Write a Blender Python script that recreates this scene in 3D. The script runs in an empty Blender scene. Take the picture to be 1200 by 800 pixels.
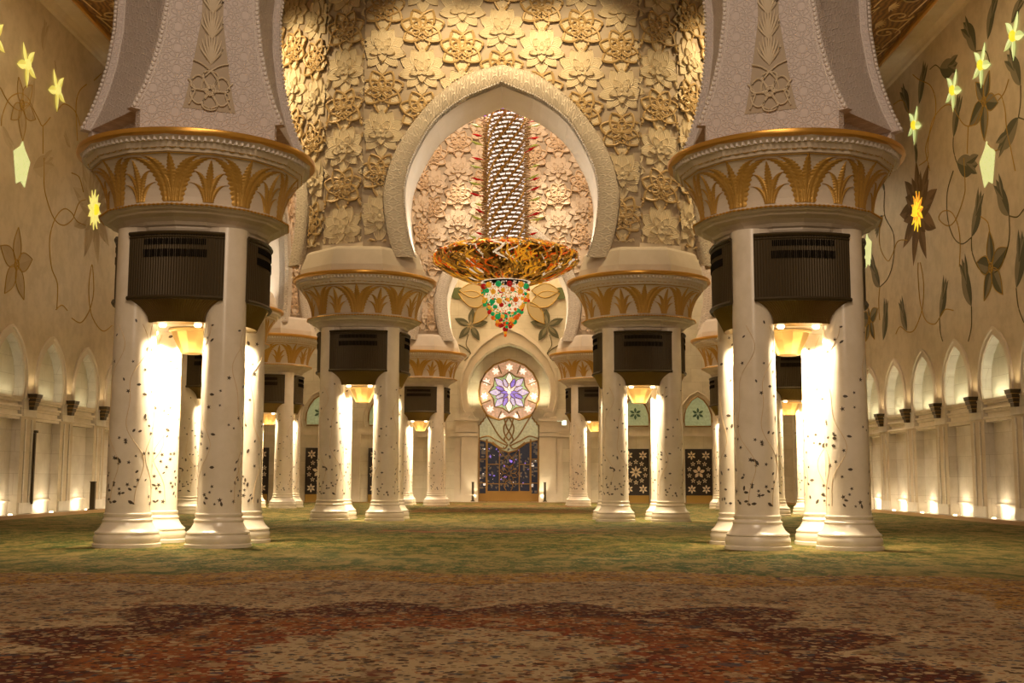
import bpy, math, random
from math import sin, cos, pi, radians, sqrt, atan2, tan
random.seed(7)
S = bpy.context.scene
COL = S.collection

# ------------------------------------------------------------------ helpers
class MB:
    """collects polygons; build() links them as one mesh object"""
    def __init__(s): s.v = []; s.f = []; s.mi = []; s.m = 0; s.uv = None
    def add(s, vs, fs):
        n = len(s.v); s.v.extend(vs)
        for f in fs: s.f.append(tuple(i+n for i in f)); s.mi.append(s.m)
    def box(s, c, d, rz=0, taper=1):
        x, y, z = c; a, b, h = d[0]/2, d[1]/2, d[2]/2
        vs = []
        for k, zz in ((taper, -h), (1, h)):
            for sx, sy in ((-1,-1),(1,-1),(1,1),(-1,1)):
                px, py = sx*a*k, sy*b*k
                vs.append((x+px*cos(rz)-py*sin(rz), y+px*sin(rz)+py*cos(rz), z+zz))
        s.add(vs, [(3,2,1,0),(4,5,6,7),(0,1,5,4),(1,2,6,5),(2,3,7,6),(3,0,4,7)])
    def lathe(s, prof, n=24, c=(0,0,0), caps=True, off=0.0):
        vs = []
        for r, z in prof:
            for i in range(n):
                a = 2*pi*i/n+off; vs.append((c[0]+r*cos(a), c[1]+r*sin(a), c[2]+z))
        fs = []
        for j in range(len(prof)-1):
            for i in range(n):
                k = (i+1) % n; fs.append((j*n+i, j*n+k, (j+1)*n+k, (j+1)*n+i))
        if caps:
            fs.append(tuple(range(n))[::-1]); fs.append(tuple((len(prof)-1)*n+i for i in range(n)))
        s.add(vs, fs)
    def loft(s, rings, caps=True, closed=True):
        n = len(rings[0]); vs = [p for r in rings for p in r]; fs = []
        for j in range(len(rings)-1):
            for i in range(n if closed else n-1):
                k = (i+1) % n; fs.append((j*n+i, j*n+k, (j+1)*n+k, (j+1)*n+i))
        if caps and closed:
            fs.append(tuple(range(n))[::-1]); fs.append(tuple((len(rings)-1)*n+i for i in range(n)))
        s.add(vs, fs)
    def tube(s, pts, r, n=6, closed=False):
        rings = []; N = len(pts)
        for i, p in enumerate(pts):
            a = pts[(i-1) % N] if (closed or i > 0) else p
            b = pts[(i+1) % N] if (closed or i < N-1) else p
            t = [b[k]-a[k] for k in range(3)]; L = sqrt(sum(q*q for q in t)) or 1; t = [q/L for q in t]
            up = (0,0,1) if abs(t[2]) < .9 else (1,0,0)
            u = cross(t, up); L = sqrt(sum(q*q for q in u)) or 1; u = [q/L for q in u]; w = cross(u, t)
            rr = r[i] if isinstance(r, (list, tuple)) else r
            rings.append([tuple(p[k]+rr*(cos(2*pi*j/n)*u[k]+sin(2*pi*j/n)*w[k]) for k in range(3)) for j in range(n)])
        if closed: rings.append(rings[0])
        s.loft(rings, caps=not closed)
    def ball(s, c, r, n=8, m=6, sz=1.0):
        vs = [(c[0], c[1], c[2]-r*sz)]
        for j in range(1, m):
            a = -pi/2+pi*j/m
            for i in range(n):
                b = 2*pi*i/n; vs.append((c[0]+r*cos(a)*cos(b), c[1]+r*cos(a)*sin(b), c[2]+r*sz*sin(a)))
        vs.append((c[0], c[1], c[2]+r*sz)); fs = []
        for i in range(n):
            k = (i+1) % n; fs.append((0, 1+k, 1+i)); fs.append((1+(m-2)*n+i, 1+(m-2)*n+k, len(vs)-1))
            for j in range(m-2): fs.append((1+j*n+i, 1+j*n+k, 1+(j+1)*n+k, 1+(j+1)*n+i))
        s.add(vs, fs)
    def build(s, name, mats, parent=None, smooth=False, loc=None, rz=None):
        me = bpy.data.meshes.new(name); me.from_pydata(s.v, [], s.f); me.validate(); 
        if not isinstance(mats, (list, tuple)): mats = [mats]
        for m in mats: me.materials.append(m)
        if len(mats) > 1 and len(me.polygons) == len(s.mi): me.polygons.foreach_set('material_index', s.mi)
        if smooth:
            me.polygons.foreach_set('use_smooth', [True]*len(me.polygons))
            if smooth != 'all':
                me.update()
                try: me.set_sharp_from_angle(angle=radians(38))
                except Exception: pass
        if s.uv:
            ul = me.uv_layers.new(name='UVMap')
            for lp in me.loops: ul.data[lp.index].uv = s.uv[lp.vertex_index]
        me.update()
        o = bpy.data.objects.new(name, me); COL.objects.link(o)
        if parent is not None: o.parent = parent
        if loc: o.location = loc
        if rz is not None: o.rotation_euler = (0, 0, rz)
        return o

def cross(a, b): return [a[1]*b[2]-a[2]*b[1], a[2]*b[0]-a[0]*b[2], a[0]*b[1]-a[1]*b[0]]
def tag(o, label, cat, group=None):
    o['label'] = label; o['category'] = cat
    if group: o['group'] = group
    return o
def thing(name, label, cat, loc=(0,0,0), rz=0, group=None):
    o = bpy.data.objects.new(name, None); o.empty_display_size = .2; COL.objects.link(o)
    o.location = loc; o.rotation_euler = (0, 0, rz); return tag(o, label, cat, group)
def struct(o): o['kind'] = 'structure'; return o
def stuff(o): o['kind'] = 'stuff'; return o
def kids(o): return [c for c in bpy.data.objects if c.parent == o]
def copy_tree(o, parent=None, skip=()):
    c = o.copy(); COL.objects.link(c)
    if parent is not None: c.parent = parent
    for ch in kids(o):
        if ch.name.split('.')[0] in skip: continue
        copy_tree(ch, c)
    return c
def smooth_path(pts, n=8):
    """Catmull-Rom through points of any dimension"""
    out = []; P = [pts[0]]+list(pts)+[pts[-1]]
    for i in range(1, len(P)-2):
        for k in range(n):
            t = k/n; a, b, c, d = P[i-1], P[i], P[i+1], P[i+2]
            out.append(tuple(.5*((2*b[q])+(-a[q]+c[q])*t+(2*a[q]-5*b[q]+4*c[q]-d[q])*t*t+(-a[q]+3*b[q]-3*c[q]+d[q])*t**3) for q in range(len(b))))
    out.append(tuple(pts[-1])); return out

# ------------------------------------------------------------------ materials
def mat(name, col, rough=.5, metal=0.0, emit=None, es=0.0, spec=None):
    m = bpy.data.materials.new(name); m.use_nodes = True; b = m.node_tree.nodes['Principled BSDF']
    b.inputs['Base Color'].default_value = (*col, 1); b.inputs['Roughness'].default_value = rough
    b.inputs['Metallic'].default_value = metal
    if emit: b.inputs['Emission Color'].default_value = (*emit, 1); b.inputs['Emission Strength'].default_value = es
    if spec is not None: b.inputs['Specular IOR Level'].default_value = spec
    return m
class NT:
    def __init__(s, m): s.t = m.node_tree; s.b = s.t.nodes['Principled BSDF']
    def n(s, ty, **k):
        x = s.t.nodes.new(ty)
        for a, v in k.items(): setattr(x, a, v)
        return x
    def l(s, a, b): s.t.links.new(a, b)
    def math(s, op, a, b=None, c=None, clamp=False):
        x = s.n('ShaderNodeMath', operation=op); x.use_clamp = clamp
        for i, v in enumerate((a, b, c)):
            if v is None: continue
            if isinstance(v, (int, float)): x.inputs[i].default_value = v
            else: s.l(v, x.inputs[i])
        return x.outputs[0]
    def coord(s, kind='Object'): return s.n('ShaderNodeTexCoord').outputs[kind]
    def noise(s, vec, scale, detail=3, rough=.5, out=0):
        x = s.n('ShaderNodeTexNoise'); x.inputs['Scale'].default_value = scale; x.inputs['Detail'].default_value = detail
        x.inputs['Roughness'].default_value = rough; s.l(vec, x.inputs['Vector']); return x.outputs[out]
    def vor(s, vec, scale, feature='F1', out='Distance', rnd=1.0):
        x = s.n('ShaderNodeTexVoronoi', feature=feature); x.inputs['Scale'].default_value = scale
        x.inputs['Randomness'].default_value = rnd; s.l(vec, x.inputs['Vector']); return x.outputs[out]
    def ramp(s, fac, stops, interp='LINEAR'):
        x = s.n('ShaderNodeValToRGB'); x.color_ramp.interpolation = interp; e = x.color_ramp.elements
        while len(e) < len(stops): e.new(.5)
        for i, (p, c) in enumerate(stops): e[i].position = p; e[i].color = (*c, 1) if len(c) == 3 else c
        s.l(fac, x.inputs[0]); return x.outputs[0]
    def mix(s, fac, a, b, blend='MIX'):
        x = s.n('ShaderNodeMix', data_type='RGBA', blend_type=blend)
        for i, v in ((0, fac), (6, a), (7, b)):
            if isinstance(v, (int, float)): x.inputs[i].default_value = v
            elif isinstance(v, tuple): x.inputs[i].default_value = (*v, 1)
            else: s.l(v, x.inputs[i])
        return x.outputs[2]
    def bump(s, h, strength=.5, dist=.02):
        x = s.n('ShaderNodeBump'); x.inputs['Strength'].default_value = strength; x.inputs['Distance'].default_value = dist
        s.l(h, x.inputs['Height']); s.l(x.outputs[0], s.b.inputs['Normal'])
    def mapping(s, vec, scale=(1,1,1), loc=(0,0,0)):
        x = s.n('ShaderNodeMapping'); x.inputs['Scale'].default_value = scale; x.inputs['Location'].default_value = loc
        s.l(vec, x.inputs['Vector']); return x.outputs[0]

def marble(name, c1, c2, rough=.3, blocks=None, vein=1.2):
    m = mat(name, c1, rough); t = NT(m); co = t.coord()
    f = t.noise(co, vein, 6, .62); col = t.mix(t.ramp(f, [(.42, (0,0,0)), (.62, (1,1,1))]), c1, c2)
    if blocks:
        br = t.n('ShaderNodeTexBrick'); br.inputs['Scale'].default_value = 1; br.inputs['Brick Width'].default_value = blocks[0]
        br.inputs['Row Height'].default_value = blocks[1]; br.inputs['Mortar Size'].default_value = .006
        br.inputs['Color1'].default_value = (1,1,1,1); br.inputs['Color2'].default_value = (.88,.87,.85,1); br.inputs['Mortar'].default_value = (.6,.55,.48,1)
        sp = t.n('ShaderNodeSeparateXYZ'); t.l(co, sp.inputs[0]); cb = t.n('ShaderNodeCombineXYZ')
        t.l(t.math('ADD', sp.outputs[0], sp.outputs[1]), cb.inputs[0]); t.l(sp.outputs[2], cb.inputs[1]); t.l(cb.outputs[0], br.inputs['Vector'])
        col = t.mix(1.0, col, br.outputs[0], 'MULTIPLY')
    t.l(col, t.b.inputs['Base Color']); return m

M = {}
M['marble'] = marble('white_marble', (.82,.73,.60), (.74,.65,.51), .22)
M['marble_wall'] = marble('marble_blocks', (.72,.66,.56), (.62,.56,.46), .35, (1.3,.85))
M['marble_floor'] = marble('marble_walkway', (.78,.72,.62), (.66,.6,.5), .12)
M['plain'] = marble('plain_plaster', (.66,.57,.45), (.61,.52,.40), .55)
M['collar'] = marble('collar_stone', (.66,.57,.46), (.61,.52,.41), .45)
M['sidewall'] = marble('inlaid_wall_marble', (.56,.46,.32), (.47,.38,.25), .4, None, 1.6)
M['gold'] = mat('gold_leaf_paint', (.50,.29,.06), .42, .45)
M['gold_trim'] = mat('gold_rim', (.62,.33,.06), .3, .6)
M['bronze'] = mat('dark_bronze', (.062,.042,.016), .5, .4)
M['bronze_cup'] = mat('brass_louvre', (.22,.15,.05), .34, .9)
M['black'] = mat('black_slot', (.008,.006,.004), .9, spec=.05)
M['stone_inlay'] = mat('dark_stone_inlay', (.085,.065,.045), .3)
M['vine_pale'] = mat('pale_gold_vine', (.62,.45,.24), .35)
M['lampglow'] = mat('gold_lamp_glass', (.42,.24,.06), .35, .6, (1.0,.58,.16), .35)
M['lampcore'] = mat('lamp_core', (1,.9,.7), .3, 0, (1.0,.82,.5), 6)

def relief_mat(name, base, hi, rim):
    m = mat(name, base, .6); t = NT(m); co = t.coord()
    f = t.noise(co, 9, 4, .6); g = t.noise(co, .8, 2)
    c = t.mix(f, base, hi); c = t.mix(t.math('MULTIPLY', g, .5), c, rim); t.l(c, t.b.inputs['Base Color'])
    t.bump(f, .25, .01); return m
M['relief'] = relief_mat('carved_sandstone', (.64,.53,.34), (.72,.61,.42), (.58,.46,.28))
M['relief_rim'] = mat('carved_rim_gilt', (.46,.31,.13), .5, .1)
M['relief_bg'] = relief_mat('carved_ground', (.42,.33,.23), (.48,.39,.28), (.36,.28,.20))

def ring_mat(name, base, line, scale, strength=.6):
    """embossed lattice of interlaced circles, from the UV map (metres)"""
    m = mat(name, base, .55); t = NT(m); uv = t.coord('UV')
    s0 = t.mapping(uv, (scale, scale, scale)); tot = None
    for off, rad in (((0,0,0), .46), ((.5,.5,0), .46), ((0,0,0), .22), ((.5,.5,0), .12), ((.5,0,0), .3)):
        v = t.mapping(s0, (1,1,1), off); fr = t.n('ShaderNodeVectorMath', operation='FRACTION'); t.l(v, fr.inputs[0])
        sb = t.n('ShaderNodeVectorMath', operation='SUBTRACT'); t.l(fr.outputs[0], sb.inputs[0]); sb.inputs[1].default_value = (.5,.5,0)
        ml = t.n('ShaderNodeVectorMath', operation='MULTIPLY'); t.l(sb.outputs[0], ml.inputs[0]); ml.inputs[1].default_value = (1,1,0)
        ln = t.n('ShaderNodeVectorMath', operation='LENGTH'); t.l(ml.outputs[0], ln.inputs[0])
        d = t.math('ABSOLUTE', t.math('SUBTRACT', ln.outputs['Value'], rad))
        k = t.math('SUBTRACT', 1.0, t.math('DIVIDE', d, .035), clamp=True)
        tot = k if tot is None else t.math('MAXIMUM', tot, k)
    c = t.mix(tot, base, line); t.l(c, t.b.inputs['Base Color']); t.bump(tot, strength, .02); return m
M['emboss'] = ring_mat('embossed_plaster', (.60,.52,.49), (.76,.68,.65), 2.0, .8)
M['archivolt'] = ring_mat('embossed_archivolt', (.56,.47,.36), (.74,.65,.52), 2.4, 1.0)
M['beads'] = mat('white_bead', (.78,.72,.68), .5)
M['reveal'] = marble('arch_reveal', (.80,.72,.63), (.76,.68,.58), .4)
M['panelgold'] = relief_mat('pale_gilt_relief', (.60,.50,.36), (.68,.58,.44), (.55,.44,.26))

# carpet: a medallion centred under the near dome, green field beyond
def carpet():
    m = mat('floral_carpet', (.3,.25,.1), .95, spec=.1); t = NT(m); co = t.coord()
    sp = t.n('ShaderNodeSeparateXYZ'); t.l(co, sp.inputs[0]); X, Y = sp.outputs[0], t.math('SUBTRACT', sp.outputs[1], 10.55)
    ax, ay = t.math('ABSOLUTE', X), t.math('ABSOLUTE', Y)
    rc = t.math('SQRT', t.math('ADD', t.math('MULTIPLY', ax, ax), t.math('MULTIPLY', ay, ay)))
    rs = t.math('POWER', t.math('ADD', t.math('POWER', ax, 5), t.math('POWER', ay, 5)), .2)
    th = t.math('ARCTAN2', Y, X)
    fine = t.noise(co, 1.6, 2); 
    def lobe(n, amp): return t.math('MULTIPLY', t.math('SUBTRACT', 1.0, t.math('ABSOLUTE', t.math('SINE', t.math('MULTIPLY', th, n)))), amp)
    r1 = t.math('ADD', rc, lobe(8, .28)); rr = t.math('ADD', rs, t.math('MULTIPLY', lobe(6, 1.0), 1.0))
    w = t.math('ADD', t.math('MULTIPLY', t.math('LESS_THAN', r1, 3.3), r1), t.math('MULTIPLY', t.math('GREATER_THAN', r1, 3.3), t.math('ADD', rr, .3)))
    w = t.math('ADD', w, t.math('MULTIPLY', t.math('SUBTRACT', fine, .5), .35))
    k = t.math('DIVIDE', w, 12.0)
    ground = t.ramp(k, [(0, (.16,.09,.045)), (.055, (.33,.235,.125)), (.15, (.30,.215,.12)), (.152, (.16,.035,.012)), (.25, (.20,.065,.016)),
                        (.27, (.055,.012,.008)), (.38, (.065,.016,.010)), (.385, (.36,.26,.145)), (.48, (.27,.185,.10)), (.64, (.33,.24,.135)), (.645, (.30,.155,.030)), (.80, (.30,.165,.035)),
                        (.81, (.085,.085,.014)), (1.0, (.07,.078,.014))], 'LINEAR')
    # flowers and leaves strewn over every band
    det = []
    for sc, th0, seed in ((2.6, .36, 0), (7, .42, 13), (17, .46, 31)):
        v = t.mapping(co, (sc, sc, sc), (seed, seed*1.7, 0)); vo = t.n('ShaderNodeTexVoronoi'); vo.inputs['Scale'].default_value = 1; t.l(v, vo.inputs['Vector'])
        ang = t.noise(v, 2.5, 1); d = t.math('ADD', vo.outputs['Distance'], t.math('MULTIPLY', t.math('SUBTRACT', ang, .5), .35))
        cx = t.n('ShaderNodeSeparateColor'); t.l(vo.outputs['Color'], cx.inputs[0])
        det.append((t.math('LESS_THAN', d, th0), cx.outputs[0], cx.outputs[1]))
    med_cols = [(0, (.035,.014,.010)), (.2, (.28,.19,.10)), (.36, (.045,.05,.06)), (.46, (.24,.10,.035)), (.6, (.34,.25,.14)), (.75, (.16,.10,.04)), (.88, (.12,.025,.012))]
    fld_cols = [(0, (.016,.050,.010)), (.22, (.26,.19,.055)), (.42, (.030,.075,.014)), (.58, (.24,.11,.05)), (.72, (.20,.15,.04)), (.86, (.30,.22,.10))]
    isf = t.math('GREATER_THAN', k, .805); c = ground
    for i, (msk, rnd, r2) in enumerate(det):
        a = t.ramp(rnd, med_cols, 'CONSTANT'); b = t.ramp(rnd, fld_cols, 'CONSTANT')
        keep = t.math('GREATER_THAN', r2, (.35, .25, .15)[i])
        c = t.mix(t.math('MULTIPLY', t.math('MULTIPLY', msk, keep), (.75, .9, .92)[i]), c, t.mix(isf, a, b))
    # broad yellow and red cloud bands in the far field
    yb = t.math('MULTIPLY', t.ramp(t.noise(co, .16, 2), [(.47, (0,0,0)), (.62, (1,1,1))]), .55); c = t.mix(t.math('MULTIPLY', isf, yb), c, (.22,.16,.05))
    YY = sp.outputs[1]
    def band(y0, y1, hw):
        a = t.math('MULTIPLY', t.math('GREATER_THAN', YY, y0), t.math('LESS_THAN', YY, y1)); return t.math('MULTIPLY', a, t.math('LESS_THAN', ax, hw))
    wob = t.math('MULTIPLY', t.ramp(t.noise(co, .7, 3), [(.42, (0,0,0)), (.55, (1,1,1))]), .75)
    for b in (band(54.5, 61.5, 4.6), band(66, 74, 4.8), band(34, 36.5, 3.4)): c = t.mix(t.math('MULTIPLY', b, wob), c, (.26,.085,.04))
    mo = t.ramp(t.noise(t.mapping(co, (1.0,.55,1)), 1.5, 4, .65), [(.40, (0,0,0)), (.5, (0,0,0)), (.56, (1,1,1))]); c = t.mix(t.math('MULTIPLY', t.math('MULTIPLY', mo, isf), .6), c, (.27,.185,.06))
    dk = t.ramp(t.noise(t.mapping(co, (1.0,.5,1), (7,3,0)), 2.2, 4, .65), [(.40, (0,0,0)), (.52, (0,0,0)), (.58, (1,1,1))]); c = t.mix(t.math('MULTIPLY', t.math('MULTIPLY', dk, isf), .7), c, (.025,.055,.010))
    c = t.mix(t.math('MULTIPLY', t.math('MULTIPLY', t.math('SUBTRACT', 1.0, isf), dk), .3), c, (.045,.018,.010))
    pile = t.noise(co, 60, 2); t.l(t.mix(t.math('MULTIPLY', pile, .25), c, (.04,.025,.01)), t.b.inputs['Base Color'])
    t.bump(pile, .6, .01); return m
M['carpet'] = carpet()

# inlay paths on the side walls, as (along, up) metres
LEAF_R = [[(45.68, 18.65), (46.87, 20.33)], [(44.49, 18.68), (43.5, 20.13)], [(49.7, 19.39), (47.62, 18.87)], [(52.45, 18.66), (51.36, 20.28)], [(53.82, 18.69), (54.79, 20.27)], [(48.44, 15.91), (47.49, 17.49)], [(41.74, 15.88), (42.8, 17.45)], [(42.05, 14.77), (44.07, 14.1)], [(48.2, 14.78), (45.97, 14.08)], [(42.3, 18.46), (41.12, 19.03)], [(53.12, 16.03), (53.1, 17.04)], [(57.82, 15.94), (58.1, 16.56)], [(58.22, 14.78), (59.55, 14.08)], [(59.13, 11.29), (60.58, 13.05)], [(58.9, 8.53), (58.17, 10.54)], [(55.23, 8.56), (56.05, 10.21)], [(50.89, 8.57), (49.94, 10.19)], [(47.25, 8.54), (48.05, 10.67)], [(46.94, 11.33), (45.76, 12.98)], [(43.24, 11.36), (44.29, 13.03)], [(42.93, 8.58), (42.2, 10.58)]]
FLOWER_R = [((45.06, 16.37), [(44.42, 17.4), (43.76, 15.9), (45.23, 14.83), (46.66, 15.87), (45.82, 17.42)]), ((45.1, 9.73), [(45.11, 11.2), (43.55, 10.22), (44.14, 8.53), (45.93, 8.56), (46.51, 10.2)]), ((61.01, 9.85), [(59.6, 10.26), (60.31, 8.76), (61.8, 8.82), (62.63, 10.19), (61.23, 10.56)])]
VINE_DARK_R = [[(48.59, 14.52), (49.37, 13.79), (49.46, 12.69), (48.9, 11.74), (47.99, 11.26), (46.94, 11.32)], [(46.94, 11.32), (46.91, 10.63), (46.12, 9.78), (44.88, 9.48), (43.94, 9.81), (43.34, 10.5), (43.24, 11.36)], [(43.24, 11.36), (42.55, 11.17), (41.98, 11.32)], [(59.13, 11.29), (57.72, 11.54), (56.87, 12.24), (56.67, 13.47), (57.95, 14.74), (57.82, 15.94)], [(50.89, 8.57), (50.84, 7.9), (50.62, 7.51)], [(47.25, 8.54), (47.34, 7.73), (47.74, 7.17)], [(42.93, 8.58), (42.82, 7.85), (42.43, 7.24)], [(48.44, 15.91), (48.49, 15.41), (48.2, 14.78)], [(42.05, 14.77), (41.81, 15.26), (41.74, 15.88)], [(42.05, 14.77), (41.53, 14.52)], [(49.7, 19.39), (50.19, 19.71), (50.87, 19.76)], [(44.38, 17.73), (44.74, 18.3), (45.68, 18.65)]]
VINE_GOLD_R = [[(47.37, 14.73), (47.37, 13.65), (47.54, 13.16), (48.58, 12.4), (49.57, 12.37), (50.5, 12.88), (50.0, 13.1), (49.02, 12.83), (48.36, 12.17), (48.17, 11.32), (48.37, 10.37)], [(57.95, 14.77), (58.67, 14.55), (58.9, 13.39), (57.79, 12.39), (56.93, 12.57), (56.07, 13.03), (54.68, 12.79)], [(53.33, 11.47), (53.4, 10.79), (53.25, 9.58), (52.64, 8.71), (51.57, 8.39), (50.89, 8.57), (50.22, 8.84), (49.24, 8.66)], [(53.05, 11.42), (52.72, 10.48), (52.99, 9.34), (54.09, 8.51), (55.15, 8.49), (56.2, 8.88), (56.87, 8.61)], [(45.92, 11.94), (45.28, 11.58), (45.11, 11.2)], [(59.13, 11.29), (59.4, 10.51), (59.31, 9.62)], [(53.1, 20.3), (52.27, 19.76), (50.94, 19.05), (50.35, 18.26), (50.44, 17.51), (51.17, 16.96), (51.79, 16.36), (51.36, 15.26)], [(48.08, 16.95), (48.76, 17.45), (49.77, 17.59), (50.86, 17.35), (51.5, 16.47), (51.57, 15.9), (52.7, 15.87)], [(48.08, 16.95), (47.22, 16.09), (46.11, 15.79), (45.19, 16.2), (43.73, 16.23), (43.21, 15.55), (43.11, 14.69), (42.82, 13.79), (42.54, 12.9)], [(53.82, 18.69), (54.71, 19.6), (55.98, 19.81)], [(46.78, 15.9), (46.91, 15.32), (47.01, 14.81)], [(45.13, 14.79), (44.36, 14.19), (43.96, 14.12)], [(43.76, 15.98), (43.14, 16.11), (42.72, 16.46)]]
FLOWER_L = [((45.27, 9.8), [(45.28, 11.29), (43.78, 10.26), (44.37, 8.52), (46.12, 8.54), (46.73, 10.29)]), ((44.98, 16.16), [(44.56, 17.14), (45.87, 17.25), (46.34, 15.98), (45.25, 14.77), (44.1, 15.28)])]
VINE_GOLD_L = [[(43.05, 16.2), (43.84, 15.87), (44.91, 15.88), (45.75, 16.5), (44.92, 16.6), (43.91, 16.07), (43.35, 15.21), (43.31, 14.78)], [(45.75, 16.5), (46.65, 16.08), (47.1, 15.95), (47.81, 16.53)], [(47.1, 15.95), (47.17, 15.42), (47.24, 14.81)], [(48.44, 16.96), (49.19, 17.57), (50.41, 17.64), (51.11, 17.18)], [(51.63, 19.28), (50.8, 18.65), (50.51, 17.87), (50.87, 16.42)], [(52.52, 19.77), (53.42, 20.42)], [(47.37, 14.67), (47.44, 14.14), (47.65, 13.29), (48.66, 12.44), (49.84, 12.37), (50.87, 12.98), (49.87, 13.11), (48.88, 12.49), (48.37, 11.46), (48.69, 10.34), (49.41, 9.73), (49.48, 8.64)], [(49.41, 8.63), (50.03, 8.91), (50.65, 8.77)], [(51.18, 8.51), (52.33, 8.47), (53.29, 9.2), (53.67, 10.15), (53.3, 11.28), (53.05, 10.05), (53.6, 8.94), (55.06, 8.43), (56.33, 8.86)], [(50.87, 12.98), (51.41, 13.74), (52.15, 14.06)], [(50.87, 12.98), (51.39, 12.86), (52.3, 12.91)], [(50.39, 14.83), (51.27, 14.87), (51.85, 14.33)]]
LEAF_L = [[(46.72, 19.0), (46.99, 20.39)], [(46.38, 13.95), (48.35, 14.94)], [(48.22, 18.72), (47.95, 19.08)], [(43.4, 14.81), (44.43, 14.19)], [(50.13, 15.91), (49.35, 16.35)], [(46.04, 17.58), (45.64, 15.76)]]
E_DOWN, E_ROOM, E_WALL, E_DOME, E_NICHE, E_FAR, EXPO = 0.9, 0.52, 0.75, 1.05, 1.0, 0.8, 0.0; E_ARCH = 2.0
# ------------------------------------------------------------------ the four-legged pier
HS = 1.02                         # half the spacing between leg axes
def leg_profile():
    return [(.74,0),(.74,.07),(.70,.09),(.715,.13),(.715,.23),(.69,.27),(.68,.29),(.70,.31),(.69,.34),(.655,.36),(.60,.42),(.555,.50),(.535,.55),
            (.545,.57),(.545,.60),(.52,.62),(.505,.66),(.52,.69),(.52,.73),(.495,.75),(.488,.8),(.484,1.6),(.478,2.8),(.470,4.0),(.463,5.2),(.46,7.15)]
def shaft_r(z): 
    P = leg_profile()
    for (r0, z0), (r1, z1) in zip(P, P[1:]):
        if z0 <= z <= z1: return r0+(r1-r0)*(z-z0)/(z1-z0+1e-9)
    return .46
def inlay_mesh(seed):
    rnd = random.Random(seed); mb = MB()
    def poly(pts, th, z):
        vs = []
        for x, y in pts:
            r = shaft_r(z+y)+.004; a = th+x/r; vs.append((r*cos(a), r*sin(a), z+y))
        mb.add(vs, [tuple(range(len(vs)))])
    for i in range(105):
        z = .95+abs(rnd.gauss(0, 1))**1.25*1.25
        if i < 26: z = rnd.uniform(2.4, 5.1)
        if z > 5.2 or z < .9: continue
        th = rnd.uniform(0, 2*pi); ro = rnd.uniform(0, 2*pi)
        k = rnd.random(); s = rnd.uniform(.030, .052)
        if k < .55:
            star = []
            for q in range(10):
                rr = s*(1.25 if q % 2 == 0 else .5); star.append((rr*cos(ro+q*pi/5), rr*sin(ro+q*pi/5)))
            c = (0, 0)
            for q in range(10): poly([c, star[q], star[(q+1) % 10]], th, z)
        else:
            L, w = s*1.35, s*rnd.uniform(.55, .8)
            pts = [(-L,0),(-L*.3,-w),(L*.5,-w*.8),(L,0),(L*.5,w*.8),(-L*.3,w)]
            poly([(x*cos(ro)-y*sin(ro), x*sin(ro)+y*cos(ro)) for x, y in pts], th, z)
    return mb
def vine_mesh(seed):
    rnd = random.Random(seed); mb = MB()
    for i in range(5):
        th0 = i*2*pi/5+rnd.random(); pts = []; ph = rnd.random()*6
        for k in range(60):
            z = .95+k*4.0/59; th = th0+.42*sin(z*2.1+ph)+.15*sin(z*5+ph); r = shaft_r(z)+.001
            pts.append((r*cos(th), r*sin(th), z))
        mb.tube(pts, .007, 4)
    return mb

def housing_parts(parent):
    """bronze air housing on the -Y face: curved grille above, tapering louvred cup below"""
    W, z0, z1 = 1.075, 5.52, 6.98
    def yb(x, w=W, b=.24, y=-1.50): return y-b*(1-(x/w)**2)
    h = MB(); n = 72; rings = []
    for z in (z0, z1):
        r = []
        for i in range(n+1):
            x = -W+2*W*i/n; r.append((x, yb(x)-(.012 if i % 2 else 0), z))
        r += [(W, -1.0, z), (-W, -1.0, z)]; rings.append(r)
    h.loft(rings)
    o = h.build('air_housing', M['bronze'], parent)
    for z, t, out in ((z1, .045, .03), (z0, .05, .045), (z1-.09, .02, .012)):
        rm = MB(); pts = [(-W+2*W*i/24, yb(-W+2*W*i/24)-out*.5, z) for i in range(25)]; rm.tube(pts, t, 6)
        rm.build('housing_rim', M['bronze'], o, True)
    for zc, hh, hw in ((z1-.20, .13, .70), (z1-.46, .17, .72)):
        sl = MB(); nn = 34
        for i in range(nn):
            x = -hw+2*hw*(i+.5)/nn; sl.box((x, yb(x)-.012, zc), (2*hw/nn*.62, .03, hh))
        sl.build('vent_grille', M['black'], o)
    cup = MB(); rings = []
    for k in range(9):
        t = k/8; s = 1-t; w = .63+(W-.63)*(s**2.2); z = 5.0+(z0-5.0)*s
        b = .24*(.55+.45*s); y = -1.50+.16*t
        r = [( -w+2*w*i/64, y-b*(1-((-1+2*i/64))**2)-(.014 if i % 2 else 0), z) for i in range(65)]
        r += [(w, -.95, z), (-w, -.95, z)]; rings.append(r)
    cup.loft(rings); cup.build('louvre_cup', M['bronze_cup'], o)
    return o

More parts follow.
